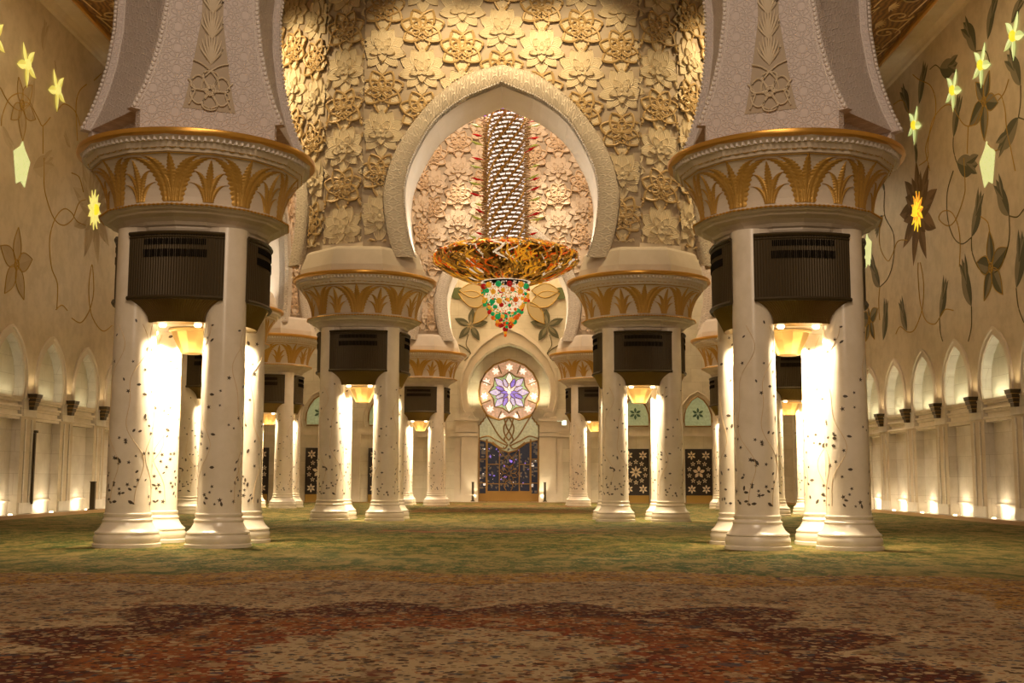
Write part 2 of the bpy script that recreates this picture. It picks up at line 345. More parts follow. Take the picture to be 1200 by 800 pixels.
NF = 16
def facet(th):
    """radius factor of the sixteen-sided capital"""
    a = 2*pi/NF; d = (th % a)-a/2; return cos(a/2)/cos(d)
CAPZ = [(0, 2.0), (.12, 2.01), (.3, 2.04), (.5, 2.10), (.7, 2.19), (.85, 2.28), (1, 2.40)]
def cap_r(t):
    for (t0, r0), (t1, r1) in zip(CAPZ, CAPZ[1:]):
        if t0 <= t <= t1: return r0+(r1-r0)*(t-t0)/(t1-t0)
    return CAPZ[-1][1]
def cap_pt(th, t, off=0.0):
    r = cap_r(min(max(t, 0), 1))*facet(th)+off; return (r*cos(th), r*sin(th), 7.62+t*1.03)
def palm(mb, th0, big):
    fr = [(0, 1.0 if big else .88, 0, .062)]
    if big: fr += [(s*k, h, s*bnd, w) for s in (-1, 1) for k, h, bnd, w in ((.07, .95, .25, .064), (.15, .93, .42, .070), (.03, .60, .10, .04))]
    else: fr += [(s*k, h, s*bnd, w) for s in (-1, 1) for k, h, bnd, w in ((.04, .66, .15, .045), (.08, .42, .17, .038))]
    for x0, h, bnd, w in fr:
        n = 30; vs = []
        for i in range(n+1):
            t = i/n; zz = h*(sin(t*pi/2) if bnd else t); x = x0*.55+bnd*(t**1.9)
            # fronds droop at the end
            if abs(bnd) > .38: zz = h*sin(t*pi*.56)/sin(pi*.5)
            ww = w*(sin(pi*min(1, .13+t*.87))**.7)*(1.0 if i % 2 else .66)+.002
            dx = ww*(1 if big else .8); th = th0+x
            for sx, off in ((-1, .004), (-.12, .028), (.12, .028), (1, .004)): vs.append(cap_pt(th+sx*dx, zz*.985+.01, off))
        fs = []
        for i in range(n):
            for j in range(3): fs.append((i*4+j, i*4+j+1, (i+1)*4+j+1, (i+1)*4+j))
        mb.add(vs, fs)

def make_pier():
    root = thing('column_pier', 'pier', 'column')
    for i, (sx, sy) in enumerate(((-1,-1),(1,-1),(1,1),(-1,1))):
        l = MB(); l.lathe(leg_profile(), 40); lo = l.build('leg', M['marble'], root, True, (sx*HS, sy*HS, 0))
        stuff(inlay_mesh(11+i).build('stone_inlay', M['stone_inlay'], lo))
        vine_mesh(31+i).build('vine_inlay', M['vine_pale'], lo, True)
    # core block between the legs, above the lamp
    c = MB(); q = .62
    a = 1.47
    ring = [(-q*1.6,-a),(q*1.6,-a),(a,-q*1.6),(a,q*1.6),(q*1.6,a),(-q*1.6,a),(-a,q*1.6),(-a,-q*1.6)]
    c.loft([[(x*.84,y*.84,5.02) for x,y in ring],[(x*.9,y*.9,5.6) for x,y in ring],[(x,y,6.95) for x,y in ring],[(x,y,7.15) for x,y in ring]]); c.build('core_block', M['collar'], root)
    hs = []
    for k in range(4):
        e = housing_parts(root)
        if k: e.rotation_euler = (0, 0, k*pi/2)
    # gilt lamp bowl hanging between the legs
    b = MB(); b.lathe([(.20,4.42),(.27,4.44),(.30,4.52),(.44,4.78),(.50,4.93),(.56,4.95),(.56,4.99)], 12); bo = b.build('lamp_bowl', M['lampglow'], root)
    for k in range(4):
        for dx in (-.40, .40):
            b = MB(); an = k*pi/2; x, y = dx, -1.02; b.lathe([(.06,0),(.09,.04),(.09,.08)], 10, (x*cos(an)-y*sin(an), x*sin(an)+y*cos(an), 4.93)); b.build('down_lamp', M['lampcore'], bo)
    # collar mouldings
    m = MB(); m.lathe([(1.62,7.02),(1.66,7.10),(1.66,7.14),(1.72,7.17),(1.76,7.24),(1.86,7.32),(2.0,7.38),(2.02,7.42),(2.10,7.45),(2.13,7.48),(2.19,7.50),(2.19,7.55),(2.06,7.585),(2.0,7.63)], NF)
    m.build('collar_moulding', M['collar'], root)
    bd = MB()
    bd.tube([(2.20*facet(2*pi*i/256)*cos(2*pi*i/256), 2.20*facet(2*pi*i/256)*sin(2*pi*i/256), 7.525) for i in range(256)], [.030 if i % 2 else .010 for i in range(256)], 5, True)
    bd.build('bead_moulding', M['gold_trim'], root)
    cp = MB()
    cp.lathe([(cap_r(t), 7.62+1.03*t) for t in (0,.12,.3,.5,.7,.85,1)]+[(2.44,8.66),(2.46,8.72),(2.50,8.74),(2.56,8.86),(2.60,8.87),(2.68,8.95),(2.70,9.0)], NF)
    ca = cp.build('capital', M['collar'], root)
    pm = MB()
    for k in range(8):
        palm(pm, k*pi/4+pi/2, True); palm(pm, k*pi/4+pi/8+pi/2, False)
    pm.build('palm_relief', M['gold'], ca)
    ln = MB(); ln.tube([(cap_r(1)*facet(2*pi*i/64)*cos(2*pi*i/64)+.0, cap_r(1)*facet(2*pi*i/64)*sin(2*pi*i/64), 8.63) for i in range(64)], .014, 5, True)
    for i in range(72):                       # scallops and dentils under the rim
        th = 2*pi*(i+.5)/72; pts = []
        for q in range(7):
            a = pi*q/6; tt = th+cos(a)*.036; r = (2.475)*facet(tt)+.02; pts.append((r*cos(tt), r*sin(tt), 8.78-.055*sin(a)))
        ln.tube(pts, .011, 4)
    ln.build('scallop_border', M['gold'], ca)
    dn = MB(); nn = 480; rr = [2.56 if (i//2) % 2 else 2.635 for i in range(nn)]
    dn.loft([[(rr[i]*cos(2*pi*i/nn), rr[i]*sin(2*pi*i/nn), z) for i in range(nn)] for z in (8.86, 8.94)])
    dn.build('dentil_moulding', M['beads'], ca)
    rg = MB(); rg.lathe([(2.62,8.96),(2.72,8.975),(2.76,9.0),(2.775,9.05),(2.76,9.10),(2.70,9.12),(1.5,9.12)], 64)
    rg.build('gold_rim', M['gold_trim'], root, True)
    return root

# tall shaft above the near piers: the foot of two horseshoe arches meeting at a corner of the near octagon
PHI = radians(22.5); FA_, FT = 1.62, 2.6
FW = [(9.1,1.50),(9.70,1.50),(9.74,1.70),(9.8,1.68),(10.2,1.51),(10.5,1.41),(10.8,1.32),(11.4,1.18),(12.3,1.06),(13.2,1.04),(14.2,1.14),(15.2,1.40),(16.2,1.80),(17.2,2.35),(18.2,3.0),(19.3,3.9),(20.4,4.9),(21.6,5.9)]
def fw(z):
    for (z0,w0),(z1,w1) in zip(FW, FW[1:]):
        if z0 <= z <= z1: return w0+(w1-w0)*(z-z0)/(z1-z0)
    return FW[-1][1]
def flare_side(z):
    w = fw(z); a = FA_; s, c = sin(PHI), cos(PHI)
    def q(t, g=0.0): return (w+t*s-g*c, -a+t*c+g*s)
    g = .16 if z > 9.72 else .34
    return [q(0), q(.22), q(.27, g), q(FT-.27, g), q(FT-.22), q(FT)]
def make_flare(parent):
    zs = sorted(set([9.1+.12*i for i in range(104)]+[9.70, 9.74, 21.6]))
    mb = MB(); vs = []; fs = []; uvs = []; n = None
    for i, z in enumerate(zs):
        R_ = flare_side(z); P = R_+[(-x, y) for x, y in R_[::-1]]; n = len(P)
        for j in range(n):
            p, q = P[j], P[(j+1) % n]; L = sqrt((p[0]-q[0])**2+(p[1]-q[1])**2)
            vs += [(*p, z), (*q, z)]; uvs += [(-L/2, z), (L/2, z)]
    for i in range(len(zs)-1):
        for j in range(n):
            a = i*2*n+j*2; b = a+2*n; fs.append((a, a+1, b+1, b))
    mb.add(vs, fs); mb.uv = uvs; o = mb.build('fluted_shaft', M['emboss'], parent, True)
    bd = MB()
    for sx in (-1, 1):
        for k in (0, 5):
            z = 9.80
            while z < 15.5:
                x, y = flare_side(z)[k]; x0, y0 = flare_side(z)[1 if k == 0 else 4]
                if k == 0: bd.ball((sx*(x-.05), y-.0, z), .055, 6, 4)
                else: bd.ball((sx*(x+x0)/2, (y+y0)/2, z), .05, 6, 4)
                z += .11
        bd.tube([(sx*(fw(9.78+i*.15)-.14), -FA_-.005, 9.78+i*.15) for i in range(40)], .016, 4)
        bd.tube([(sx*(flare_side(9.78+i*.15)[3][0]), flare_side(9.78+i*.15)[3][1], 9.78+i*.15) for i in range(40)], .02, 4)
    bd.build('bead_edging', M['beads'], o, True)
    st = MB(); fl2 = MB()
    def T(x, z, off=0.0): return (x, -FA_-off, z)
    def hw(z): return max(.24, .60-.37*min(1, max(0, (z-9.85))/2.3)**.8)
    vs = []; fs = []; N = 60
    for i in range(N+1):
        z = 9.86+i*6/N; w = hw(z); vs += [T(-w, z, .012), T(w, z, .012)]
        if i: b = i*2; fs.append((b-2, b-1, b+1, b))
    st.add(vs, fs); cz = 10.32
    for q in range(6):
        an = q*pi/3+pi/2; pts = []
        for i in range(19):
            u = i/18; L = .06+.40*sin(pi*u); wv = .17*sin(2*pi*u); pts.append(T(cos(an)*L-sin(an)*wv, cz+sin(an)*L+cos(an)*wv, .045))
        fl2.tube(pts, .022, 5)
        a2 = q*pi/3; fl2.tube([T(.12*cos(a2)*t+.0, cz+.12*sin(a2)*t, .05) for t in (.3, 1)], [.03, .008], 5)
    fl2.tube([T(.12*cos(i*pi/8), cz+.12*sin(i*pi/8), .06) for i in range(16)], .018, 5, True)
    for sx in (-1, 1):
        fl2.tube([T(sx*x, z, .05) for x, z in smooth_path([(.40,11.0),(.20,10.93),(.02,10.80),(-.15,10.6),(-.20,10.35)], 4)], .022, 5)
        fl2.tube([T(sx*x, z, .045) for x, z in smooth_path([(.50,10.55),(.34,10.32),(.40,10.1),(.46,9.95)], 4)], .02, 5)
        fl2.tube([T(sx*x, z, .045) for x, z in smooth_path([(.20,10.0),(.12,9.95),(.02,9.9)], 4)], .02, 5)
    for zi in range(8):
        zb = 10.95+zi*.6
        for sp in (-.95,-.7,-.45,-.2,0,.2,.45,.7,.95):
            pts = []
            for i in range(8):
                t = i/7; r = .62*t; px = sin(sp)*r*.55*(1+.6*t*(1-t)); pz = cos(sp)*r*1.25; h = hw(zb+pz)-.015; pts.append(T(max(-h, min(h, px)), zb+pz, .015+.03*sin(t*pi)))
            fl2.tube(pts, [.010+.022*sin(pi*i/7) for i in range(8)], 5)
    so = st.build('floral_strip', M['relief_bg'], o); fl2.build('strip_flower', M['panelgold'], so, True)
    return o
def make_skirt(parent):
    mb = MB(); mb.lathe([(2.52,9.1),(2.50,9.4),(2.40,9.7),(2.30,9.98),(2.22,10.06),(2.1,10.12)], 8, off=pi/8)
    return mb.build('plain_skirt', M['plain'], parent)
# ------------------------------------------------------------------ carved flower relief
def petal(L, w, ang, h0, dome, tilt, nv=9, veins=True, nu=8, base=.06):
    vs = []; fs = []
    for i in range(nu+1):
        t = i/nu; r = base+(L-base)*t; ww = w*(sin(pi*min(1, (t*.92+.08))**.85)**.8)*(1 if t < 1 else 0)+.001
        for j in range(nv):
            v = -1+2*j/(nv-1); x = r; y = ww*v
            h = h0+tilt*t+dome*(1-v*v)*sin(pi*min(1, t*.9+.1))+((.010 if j % 2 else 0) if veins and 0 < j < nv-1 else 0)
            vs.append((x*cos(ang)-y*sin(ang), h, x*sin(ang)+y*cos(ang)))
    for i in range(nu):
        for j in range(nv-1): a = i*nv+j; fs.append((a, a+1, a+nv+1, a+nv))
    # side skirt down to the ground
    edge = [i*nv for i in range(nu+1)]+[i*nv+nv-1 for i in range(nu, -1, -1)]
    n = len(vs)
    for e in edge: x, h, z = vs[e]; vs.append((x, 0, z))
    for k in range(len(edge)-1): fs.append((edge[k], edge[k+1], n+k+1, n+k))
    return vs, fs
def slab(L, w, ang, h0, tilt=.03, rim=.022, rw=.12, nu=10, base=.05, vein=.014, cx=0.0, cz=0.0, sharp=.85):
    """flat pointed petal slab with a raised rim, fine veins and a steep edge"""
    vp = [-1, -.995, -1+rw*.5, -1+rw, -1+rw*1.3, -.6, -.45, -.3, -.15, 0]; vp = vp+[-v for v in vp[::-1][1:]]; nv = len(vp)
    hh = [0, rim, rim*1.2, rim*.9, 0, vein, 0, vein, 0, rim*.6]; hh = hh+hh[::-1][1:]
    vs = []; fs = []
    for i in range(nu+1):
        t = i/nu; r = base+(L-base)*t; ww = w*sin(pi*min(1, (.06+.94*t)**sharp))**.75*(1 if i < nu else 0)+.002
        for j in range(nv):
            y = ww*vp[j]; h = h0+tilt*t+hh[j]
            vs.append((cx+r*cos(ang)-y*sin(ang), h, cz+r*sin(ang)+y*cos(ang)))
    for i in range(nu):
        for j in range(nv-1): a = i*nv+j; fs.append((a, a+1, a+nv+1, a+nv))
    edge = [i*nv for i in range(nu+1)]+[i*nv+nv-1 for i in range(nu, -1, -1)]; n = len(vs)
    for e in edge: x, h, z = vs[e]; vs.append((x, max(0, h-.14), z))
    for k in range(len(edge)-1): fs.append((edge[k], edge[k+1], n+k+1, n+k))
    fm = [2 if (f % (nv-1)) in (1, 2, nv-4, nv-3) else 0 for f in range(nu*(nv-1))]; fm += [0]*(len(fs)-len(fm))
    return vs, fs, fm
def flower_B():
    """open lotus of long veined petals, fanning upward, with a pointed foot"""
    V = []; F = []; mi = []
    def put(p, m=0):
        n = len(V); V.extend(p[0]); F.extend(tuple(i+n for i in f) for f in p[1]); mi.extend(p[2] if len(p) > 2 and m == 0 else [m]*len(p[1]))
    D = lambda d: pi/2+radians(d)
    put(slab(.95, .27, D(180), .02))
    for s in (-1, 1):
        put(slab(.86, .24, D(s*140), .05)); put(slab(.90, .26, D(s*103), .08)); put(slab(.94, .27, D(s*62), .05)); put(slab(.90, .25, D(s*26), .09))
    put(slab(.86, .24, D(0), .13))
    for k in range(5): put(slab(.50, .15, D(36+k*72), .17, .04))
    for k in range(5): put(slab(.27, .09, D(k*72), .23, .04, .01, .2, 6))
    q = MB(); q.ball((0, .22, 0), .085, 8, 5); put((q.v, q.f))
    return V, F, mi
def flower_A():
    """rosette of interlaced hoops with a pointed foot"""
    V = []; F = []; mi = []
    def put(p, m=0):
        n = len(V); V.extend(p[0]); F.extend(tuple(i+n for i in f) for f in p[1]); mi.extend(p[2] if len(p) > 2 and m == 0 else [m]*len(p[1]))
    D = lambda d: pi/2+radians(d)
    P = [(180, .90, .30, .04)]+[(s*a, L, w, h) for s in (-1, 1) for a, L, w, h in ((122, .80, .30, .07), (72, .82, .31, .05), (26, .80, .28, .08))]
    for a, L, w, h in P: put(slab(L, w, D(a), h, .03, .008, .16))
    mb = MB()
    for a, L, w, h in P:
        an = D(a)
        for s in (-1, 1):
            pts = []
            for i in range(13):
                t = i/12; r = .04+(L-.02)*t; y = s*(w*sin(pi*min(1, (.06+.94*t)**.85))**.75*(1 if i < 12 else 0)*.97); pts.append((r*cos(an)-y*sin(an), h+.075, r*sin(an)+y*cos(an)))
            mb.tube(pts, .050, 5)
    for k in range(6):
        an = D(k*60); mb.tube([(.25*cos(an)+.165*cos(2*pi*i/12), .17, .25*sin(an)+.165*sin(2*pi*i/12)) for i in range(12)], .034, 5, True)
    mb.ball((0, .17, 0), .09, 8, 5)
    put((mb.v, mb.f), 1)
    for k in range(6): put(slab(.24, .08, D(30+k*60), .16, .02, .01, .2, 5))
    return V, F, mi
FA, FB = flower_A(), flower_B()
def stamp(mb, fl, cx, cz, y0, sgn, keep, s=1.0, fx=None):
    V, F, mi = fl; vs = []
    for x, h, z in V:
        p = (cx+x*s, y0+sgn*(h*s*.72), cz+z*s); vs.append(p)
    ok = [keep(p[0], p[2]) for p in vs]; idx = {}; out = []
    for f, m in zip(F, mi):
        if all(ok[i] for i in f):
            g = []
            for i in f:
                if i not in idx: idx[i] = len(out); out.append(vs[i])
                g.append(idx[i])
            mb.f.append(tuple(q+len(mb.v) for q in g)); mb.mi.append(m)
    mb.v.extend(out)

ARCH_IN = smooth_path([(-3.18,9.75),(-3.42,10.4),(-3.57,11.1),(-3.66,12.2),(-3.53,13.1),(-3.16,14.0),(-2.5,15.06),(-1.5,15.86),(-.62,16.26),(0,16.52)], 3)
ARCH_IN += [(-x, z) for x, z in ARCH_IN[::-1][1:]]
ARCH_OUT = smooth_path([(-3.98,9.75),(-4.18,10.4),(-4.33,11.1),(-4.42,12.2),(-4.15,13.45),(-3.58,14.6),(-2.55,15.9),(-1.42,16.76),(-.62,17.05),(0,17.2)], 3)
ARCH_OUT += [(-x, z) for x, z in ARCH_OUT[::-1][1:]]
def inside(poly, x, z):
    c = False; n = len(poly)
    for i in range(n):
        x1, z1 = poly[i]; x2, z2 = poly[(i+1) % n]
        if (z1 > z) != (z2 > z) and x < (x2-x1)*(z-z1)/(z2-z1)+x1: c = not c
    return c
WT, WB, WTOP = 1.5, 9.95, 27.0
OC = (0.0, 58.3); AP = 13.33
WOUT, WIN = 5.20, 4.90
def octagon_wall(side, ang, outer, inner):
    """one side of the domed octagon; local -Y points away from its centre"""
    cx, cy = OC[0]+AP*sin(ang), OC[1]-AP*cos(ang)
    mb = MB()
    def contour(w): return [(-w, WB)]+[(x, max(z, WB)) for x, z in ARCH_IN if z > WB]+[(w, WB), (w, WTOP), (-w, WTOP)]
    cf, cb = contour(WOUT+.06), contour(WIN+.05); n = len(cf)
    cf2 = [(x*1.0, z) for x, z in cf]
    vs = [(x, -WT, z) for x, z in cf2]+[(x, WT, z) for x, z in cb]
    mb.add(vs, [tuple(range(n)), tuple(range(2*n-1, n-1, -1))])
    mb.m = 1
    mb.add([], [])
    for i in range(n):
        k = (i+1) % n; mb.f.append((i, n+i, n+k, k)); mb.mi.append(1 if 0 < i < n-3 else 0)
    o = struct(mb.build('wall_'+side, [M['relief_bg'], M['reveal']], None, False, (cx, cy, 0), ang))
    def keep(w, ZT=21.5):
        return lambda x, z: abs(x) < w and z > 10.35 and z < ZT and not inside(ARCH_OUTX, x, z)
    if outer:
        mb = MB()
        for c in range(-3, 4):
            for r in range(-1, 8):
                z = 10.35+1.63*r+(.815 if c % 2 else 0)+.15
                f = FA if (r+c//2+(1 if c % 2 else 0)) % 2 == 0 else FB
                stamp(mb, f, c*1.52, z+.0, -WT, -1, keep(WOUT+.05), 1.02)
        mb.build('flower_relief', [M['relief'], M['relief_rim'], M['relief_edge']], o)
    if inner:
        mb = MB()
        for c in range(-3, 4):
            for r in range(-1, 11):
                z = 10.35+1.63*r+(.815 if c % 2 else 0)+.15
                stamp(mb, FA if (r+c//2+(1 if c % 2 else 0)) % 2 == 0 else FB, c*1.52, z, WT, 1, keep(WIN, 26.9), 1.02)
        mb.build('inner_flower_relief', [M['relief_in'], M['relief_in_rim'], M['relief_in']], o)
    for face, y0, sg in (('a', -WT, -1),)*bool(outer)+(('b', WT, 1),)*bool(inner):
        mb = MB(); uv = []; vs = []; fs = []; N = len(ARCH_IN); L = 0
        for i in range(N):
            (a, b), (c, d) = ARCH_IN[i], ARCH_OUT[i]
            if i: L += sqrt((c-ARCH_OUT[i-1][0])**2+(d-ARCH_OUT[i-1][1])**2)
            e = ((a+c)/2, (b+d)/2)
            row = [(c, y0+sg*.0, d), (c, y0+sg*.20, d), (c+(a-c)*.12, y0+sg*.26, d+(b-d)*.12), (c+(a-c)*.88, y0+sg*.26, d+(b-d)*.88), (a, y0+sg*.20, b), (a, y0-sg*.3, b)]
            vs += row; uv += [(q*.17, L) for q in range(6)]
            if i:
                for q in range(5): p = i*6+q; fs.append((p-6, p-5, p+1, p))
        mb.add(vs, fs); mb.uv = uv; ao = mb.build('archivolt', M['archivolt'], o, True)
        if face == 'a':
            bd = MB()
            for i in range(len(ARCH_IN)-1):
                (a, b), (c, d) = ARCH_IN[i], ARCH_IN[i+1]; L = sqrt((c-a)**2+(d-b)**2); k = max(1, int(L/.085))
                for q in range(k): t = q/k; bd.ball((a+(c-a)*t, y0-.22, b+(d-b)*t), .032, 5, 4)
            bd.build('archivolt_bead', M['beads'], ao)
    # chamfered corner on this wall's right-hand end
    mb = MB(); W2 = WOUT
    p1 = (W2, -WT); a = pi/4
    # mirrored point on the next wall, expressed in this wall's frame
    ex = AP*sin(a); ey = AP*(1-cos(a))
    p2 = (ex-W2*cos(a)+WT*sin(a)*1.0, ey-W2*sin(a)-WT*cos(a))
    q1 = (WIN, WT); 
    q2 = (ex-WIN*cos(a)-WT*sin(a), ey-WIN*sin(a)+WT*cos(a))
    ring = [p1, p2, q2, q1]
    mb.loft([[(x, y, z) for x, y in ring] for z in (WB, WTOP)])
    co = struct(mb.build('wall_'+side+'_corner', [M['relief_bg']], None, False, (cx, cy, 0), ang))
    if outer:
        L = sqrt((p2[0]-p1[0])**2+(p2[1]-p1[1])**2); th = atan2(p2[1]-p1[1], p2[0]-p1[0]); mx, my = (p1[0]+p2[0])/2, (p1[1]+p2[1])/2
        tmp = MB()
        for r in range(-1, 8):
            stamp(tmp, FA if r % 2 else FB, 0, 10.95+1.55*r, 0, -1, lambda x, z: abs(x) < L/2 and 10.35 < z < 21.5, 1.0)
            for sx in (-1, 1): stamp(tmp, FB if r % 2 else FA, sx*1.52, 10.95+1.55*(r+.5), 0, -1, lambda x, z: abs(x) < L/2 and 10.35 < z < 21.5, 1.0)
        tmp.v = [(mx+x*cos(th)-y*sin(th), my+x*sin(th)+y*cos(th), z) for x, y, z in tmp.v]
        tmp.build('flower_relief', [M['relief'], M['relief_rim'], M['relief_edge']], co)
    pl = MB(); d = .03                        # plain band at the foot
    pl.loft([[(x, y, z) for x, y in ((p1[0], p1[1]-d), (p2[0]+d*.7, p2[1]-d*.7), q2, q1)] for z in (WB-.02, 10.36)])
    pl.build('plain_band', M['plain'], co)
    return o
M['relief_edge'] = mat('carved_light_edge', (.80,.70,.50), .55)
M['relief_in'] = relief_mat('inner_carved_stone', (.66,.53,.38), (.74,.61,.46), (.60,.47,.33))
M['relief_in_rim'] = mat('inner_rim', (.62,.44,.27), .5, .1)
ARCH_OUTX = [(x*1.005, z) for x, z in ARCH_OUT]+[(3.98, 8), (-3.98, 8)]
for i, nm in enumerate(('octagon_front', 'octagon_front_right', 'octagon_right', 'octagon_back_right', 'octagon_back', 'octagon_back_left', 'octagon_left', 'octagon_front_left')):
    octagon_wall(nm, i*pi/4, i in (0, 1, 7), i in (2, 3, 4, 5, 6))
# dome above the octagon
mb = MB(); mb.lathe([(16.6,27.0),(12.9,27.0),(12.7,27.4)]+[(12.6*cos(t*pi/24), 27.6+9.0*sin(t*pi/24)) for t in range(0, 13)], 48, (OC[0], OC[1], 0), caps=False)
struct(mb.build('ceiling_dome', M['plain'], None, True))
mb = MB(); oct_in = [((AP+WT)/cos(pi/8)*cos(pi/8+k*pi/4), OC[1]+(AP+WT)/cos(pi/8)*sin(pi/8+k*pi/4)) for k in range(8)]

# ------------------------------------------------------------------ room shell
XW, YF, YB, ZC = 19.0, 80.0, -22.0, 21.6
mb = MB(); mb.add([(-18.05,YB,0),(18.05,YB,0),(18.05,78.2,0),(-18.05,78.2,0)], [(0,1,2,3)]); 
struct(mb.build('floor_carpet', M['carpet']))
mb = MB()
edge = mat('brown_edge_strip', (.34,.20,.08), .5)
for s in (-1, 1):
    mb = MB(); mb.box((s*19.1, (YB+YF)/2, .04), (2.0, YF-YB, .12)); struct(mb.build('floor_walkway', M['marble_floor']))
    mb = MB(); mb.box((s*18.06, (YB+78.2)/2, .06), (.12, 78.2-YB, .16)); struct(mb.build('trim_%d' % (4 if s > 0 else 5), edge))
mb = MB(); mb.box((0, 79.6, .0), (36.2, 2.8, .06)); struct(mb.build('floor_threshold', M['marble_floor']))
mb = MB(); mb.box((0, 78.2, .02), (36.0, .12, .06)); struct(mb.build('trim_1', edge))
# ceiling with an octagonal opening
mb = MB(); R = [(-18.1,YB),(18.1,YB),(18.1,YF),(-18.1,YF)]
o8 = sorted(oct_in, key=lambda p: atan2(p[1]-OC[1], p[0]-OC[0]))
def quadstrip(lo, hi): pass
seg = [(-18.1, YB, 18.1, OC[1]-AP-WT), (-18.1, OC[1]+AP+WT, 18.1, YF), (-18.1, OC[1]-AP-WT, -AP-WT, OC[1]+AP+WT), (AP+WT, OC[1]-AP-WT, 18.1, OC[1]+AP+WT)]
for x0, y0, x1, y1 in seg: mb.add([(x0,y0,ZC),(x1,y0,ZC),(x1,y1,ZC),(x0,y1,ZC)], [(3,2,1,0)])
h = (AP+WT); q = h*tan(pi/8)
for sx in (-1, 1):
    for sy in (-1, 1): mb.add([(sx*h, OC[1]+sy*h, ZC), (sx*q, OC[1]+sy*h, ZC), (sx*h, OC[1]+sy*q, ZC)], [(0,1,2) if sx*sy > 0 else (0,2,1)])
def ceil_mat():
    m = mat('painted_gold_ceiling', (.20,.095,.02), .5, .2); t = NT(m); co = t.coord()
    w = t.n('ShaderNodeTexWave'); w.inputs['Scale'].default_value = 1.3; w.inputs['Distortion'].default_value = 9; w.inputs['Detail'].default_value = 3; t.l(co, w.inputs['Vector'])
    t.l(t.mix(w.outputs[1], (.12,.05,.012), (.30,.15,.035)), t.b.inputs['Base Color']); return m
ceil = struct(mb.build('ceiling', ceil_mat()))
sc = MB()
rnd = random.Random(3)
for s in (-1, 1):
    for k in range(16):
        y0 = 36+k*1.9
        for row, xx in enumerate((17.2, 15.4, 13.6)):
            y = y0+row*.9; pts = []; d = 1 if (k+row) % 2 else -1
            for i in range(26):
                a = i/25*2.6*pi; r = .62*(1-i/30); pts.append((s*(xx+r*cos(a)), y+d*r*sin(a), ZC-.02))
            sc.tube(pts, .035, 5)
            for q in range(7):                       # fan leaf
                a = -1.2+q*.4; sc.tube([(s*(xx-.75+.5*t*cos(a)*.8), y+.9+.55*t*sin(a), ZC-.02) for t in (0,.5,1)], [.03,.05,.01], 5)
            sc.tube([(s*(xx+.6-.2*t), y+t*1.9, ZC-.02) for t in (0,.25,.5,.75,1)], .03, 4)
sc.build('ceiling_scroll', mat('cream_scroll', (.62,.46,.22), .5), ceil)
cm = MB()
for s in (-1, 1):
    prof = [(18.02,21.62),(18.02,21.48),(18.12,21.44),(18.14,21.36),(18.35,21.34),(18.75,21.30),(18.85,21.1),(18.88,20.95),(19.02,20.9)]
    vs = [(s*x, y, z) for y in (YB, YF) for x, z in prof]; n = len(prof); cm.add(vs, [(i, i+1, n+i+1, n+i) for i in range(n-1)])
struct(cm.build('trim_2', marble('cornice_plaster', (.62,.52,.36), (.56,.46,.31), .5)))
cm = MB()
for s in (-1, 1): cm.box((s*18.06, (YB+YF)/2, 21.5), (.14, YF-YB, .16))
struct(cm.build('trim_3', M['gold_trim']))
mb = MB(); mb.add([(-XW-1,YB,0),(XW+1,YB,0),(XW+1,YB,ZC),(-XW-1,YB,ZC)], [(0,1,2,3)]); struct(mb.build('wall_back', M['plain']))
# ------------------------------------------------------------------ side walls with niches and stone inlay
PITCH, Y0B = 4.02, 45.2
M['lunette'] = marble('pale_green_marble', (.72,.67,.52), (.64,.60,.46), .4, (1.4,.7))
M['leaf_dark'] = mat('grey_green_leaf_stone', (.10,.095,.055), .65, 0, spec=.15)
M['leaf_mid'] = mat('olive_leaf_stone', (.22,.19,.12), .65, 0, spec=.15)
M['leaf_brown'] = mat('brown_leaf_stone', (.15,.09,.04), .65, 0, spec=.15)
M['leaf_pale'] = mat('beige_leaf_stone', (.43,.34,.22), .65, 0, spec=.15)
M['leaf_pale2'] = mat('pale_leaf_stone', (.50,.41,.28), .65, 0, spec=.15)
M['vine_dark'] = mat('dark_vine_inlay', (.13,.11,.05), .65, 0, spec=.15)
M['vine_gold'] = mat('gold_vine_inlay', (.42,.26,.06), .65, 0, spec=.15)
M['glow_green'] = mat('backlit_pale_onyx', (.4,.42,.25), .4, 0, (.80,.90,.36), .85)
M['glow_green2'] = mat('backlit_pale_onyx_shade', (.35,.38,.2), .4, 0, (.60,.70,.24), .7)
M['glow_yellow'] = mat('backlit_yellow_onyx', (.5,.45,.15), .4, 0, (.92,.80,.20), .8)
M['glow_yellow2'] = mat('backlit_yellow_onyx_shade', (.4,.35,.1), .4, 0, (.80,.66,.12), .7)
M['glow_gold'] = mat('backlit_amber_onyx', (.5,.25,.05), .4, 0, (1.0,.36,.02), .8)
M['glow_heart'] = mat('backlit_heart', (.5,.4,.05), .4, 0, (1.0,.72,.03), .95)
M['speckle'] = mat('backlit_speckled_onyx', (.4,.4,.2), .4, 0, (.72,.78,.26), .75)
t = NT(M['speckle']); f = t.vor(t.coord(), 9); t.l(t.ramp(f, [(0, (.40,.48,.14)), (.5, (.82,.84,.34))]), t.b.inputs['Emission Color'])

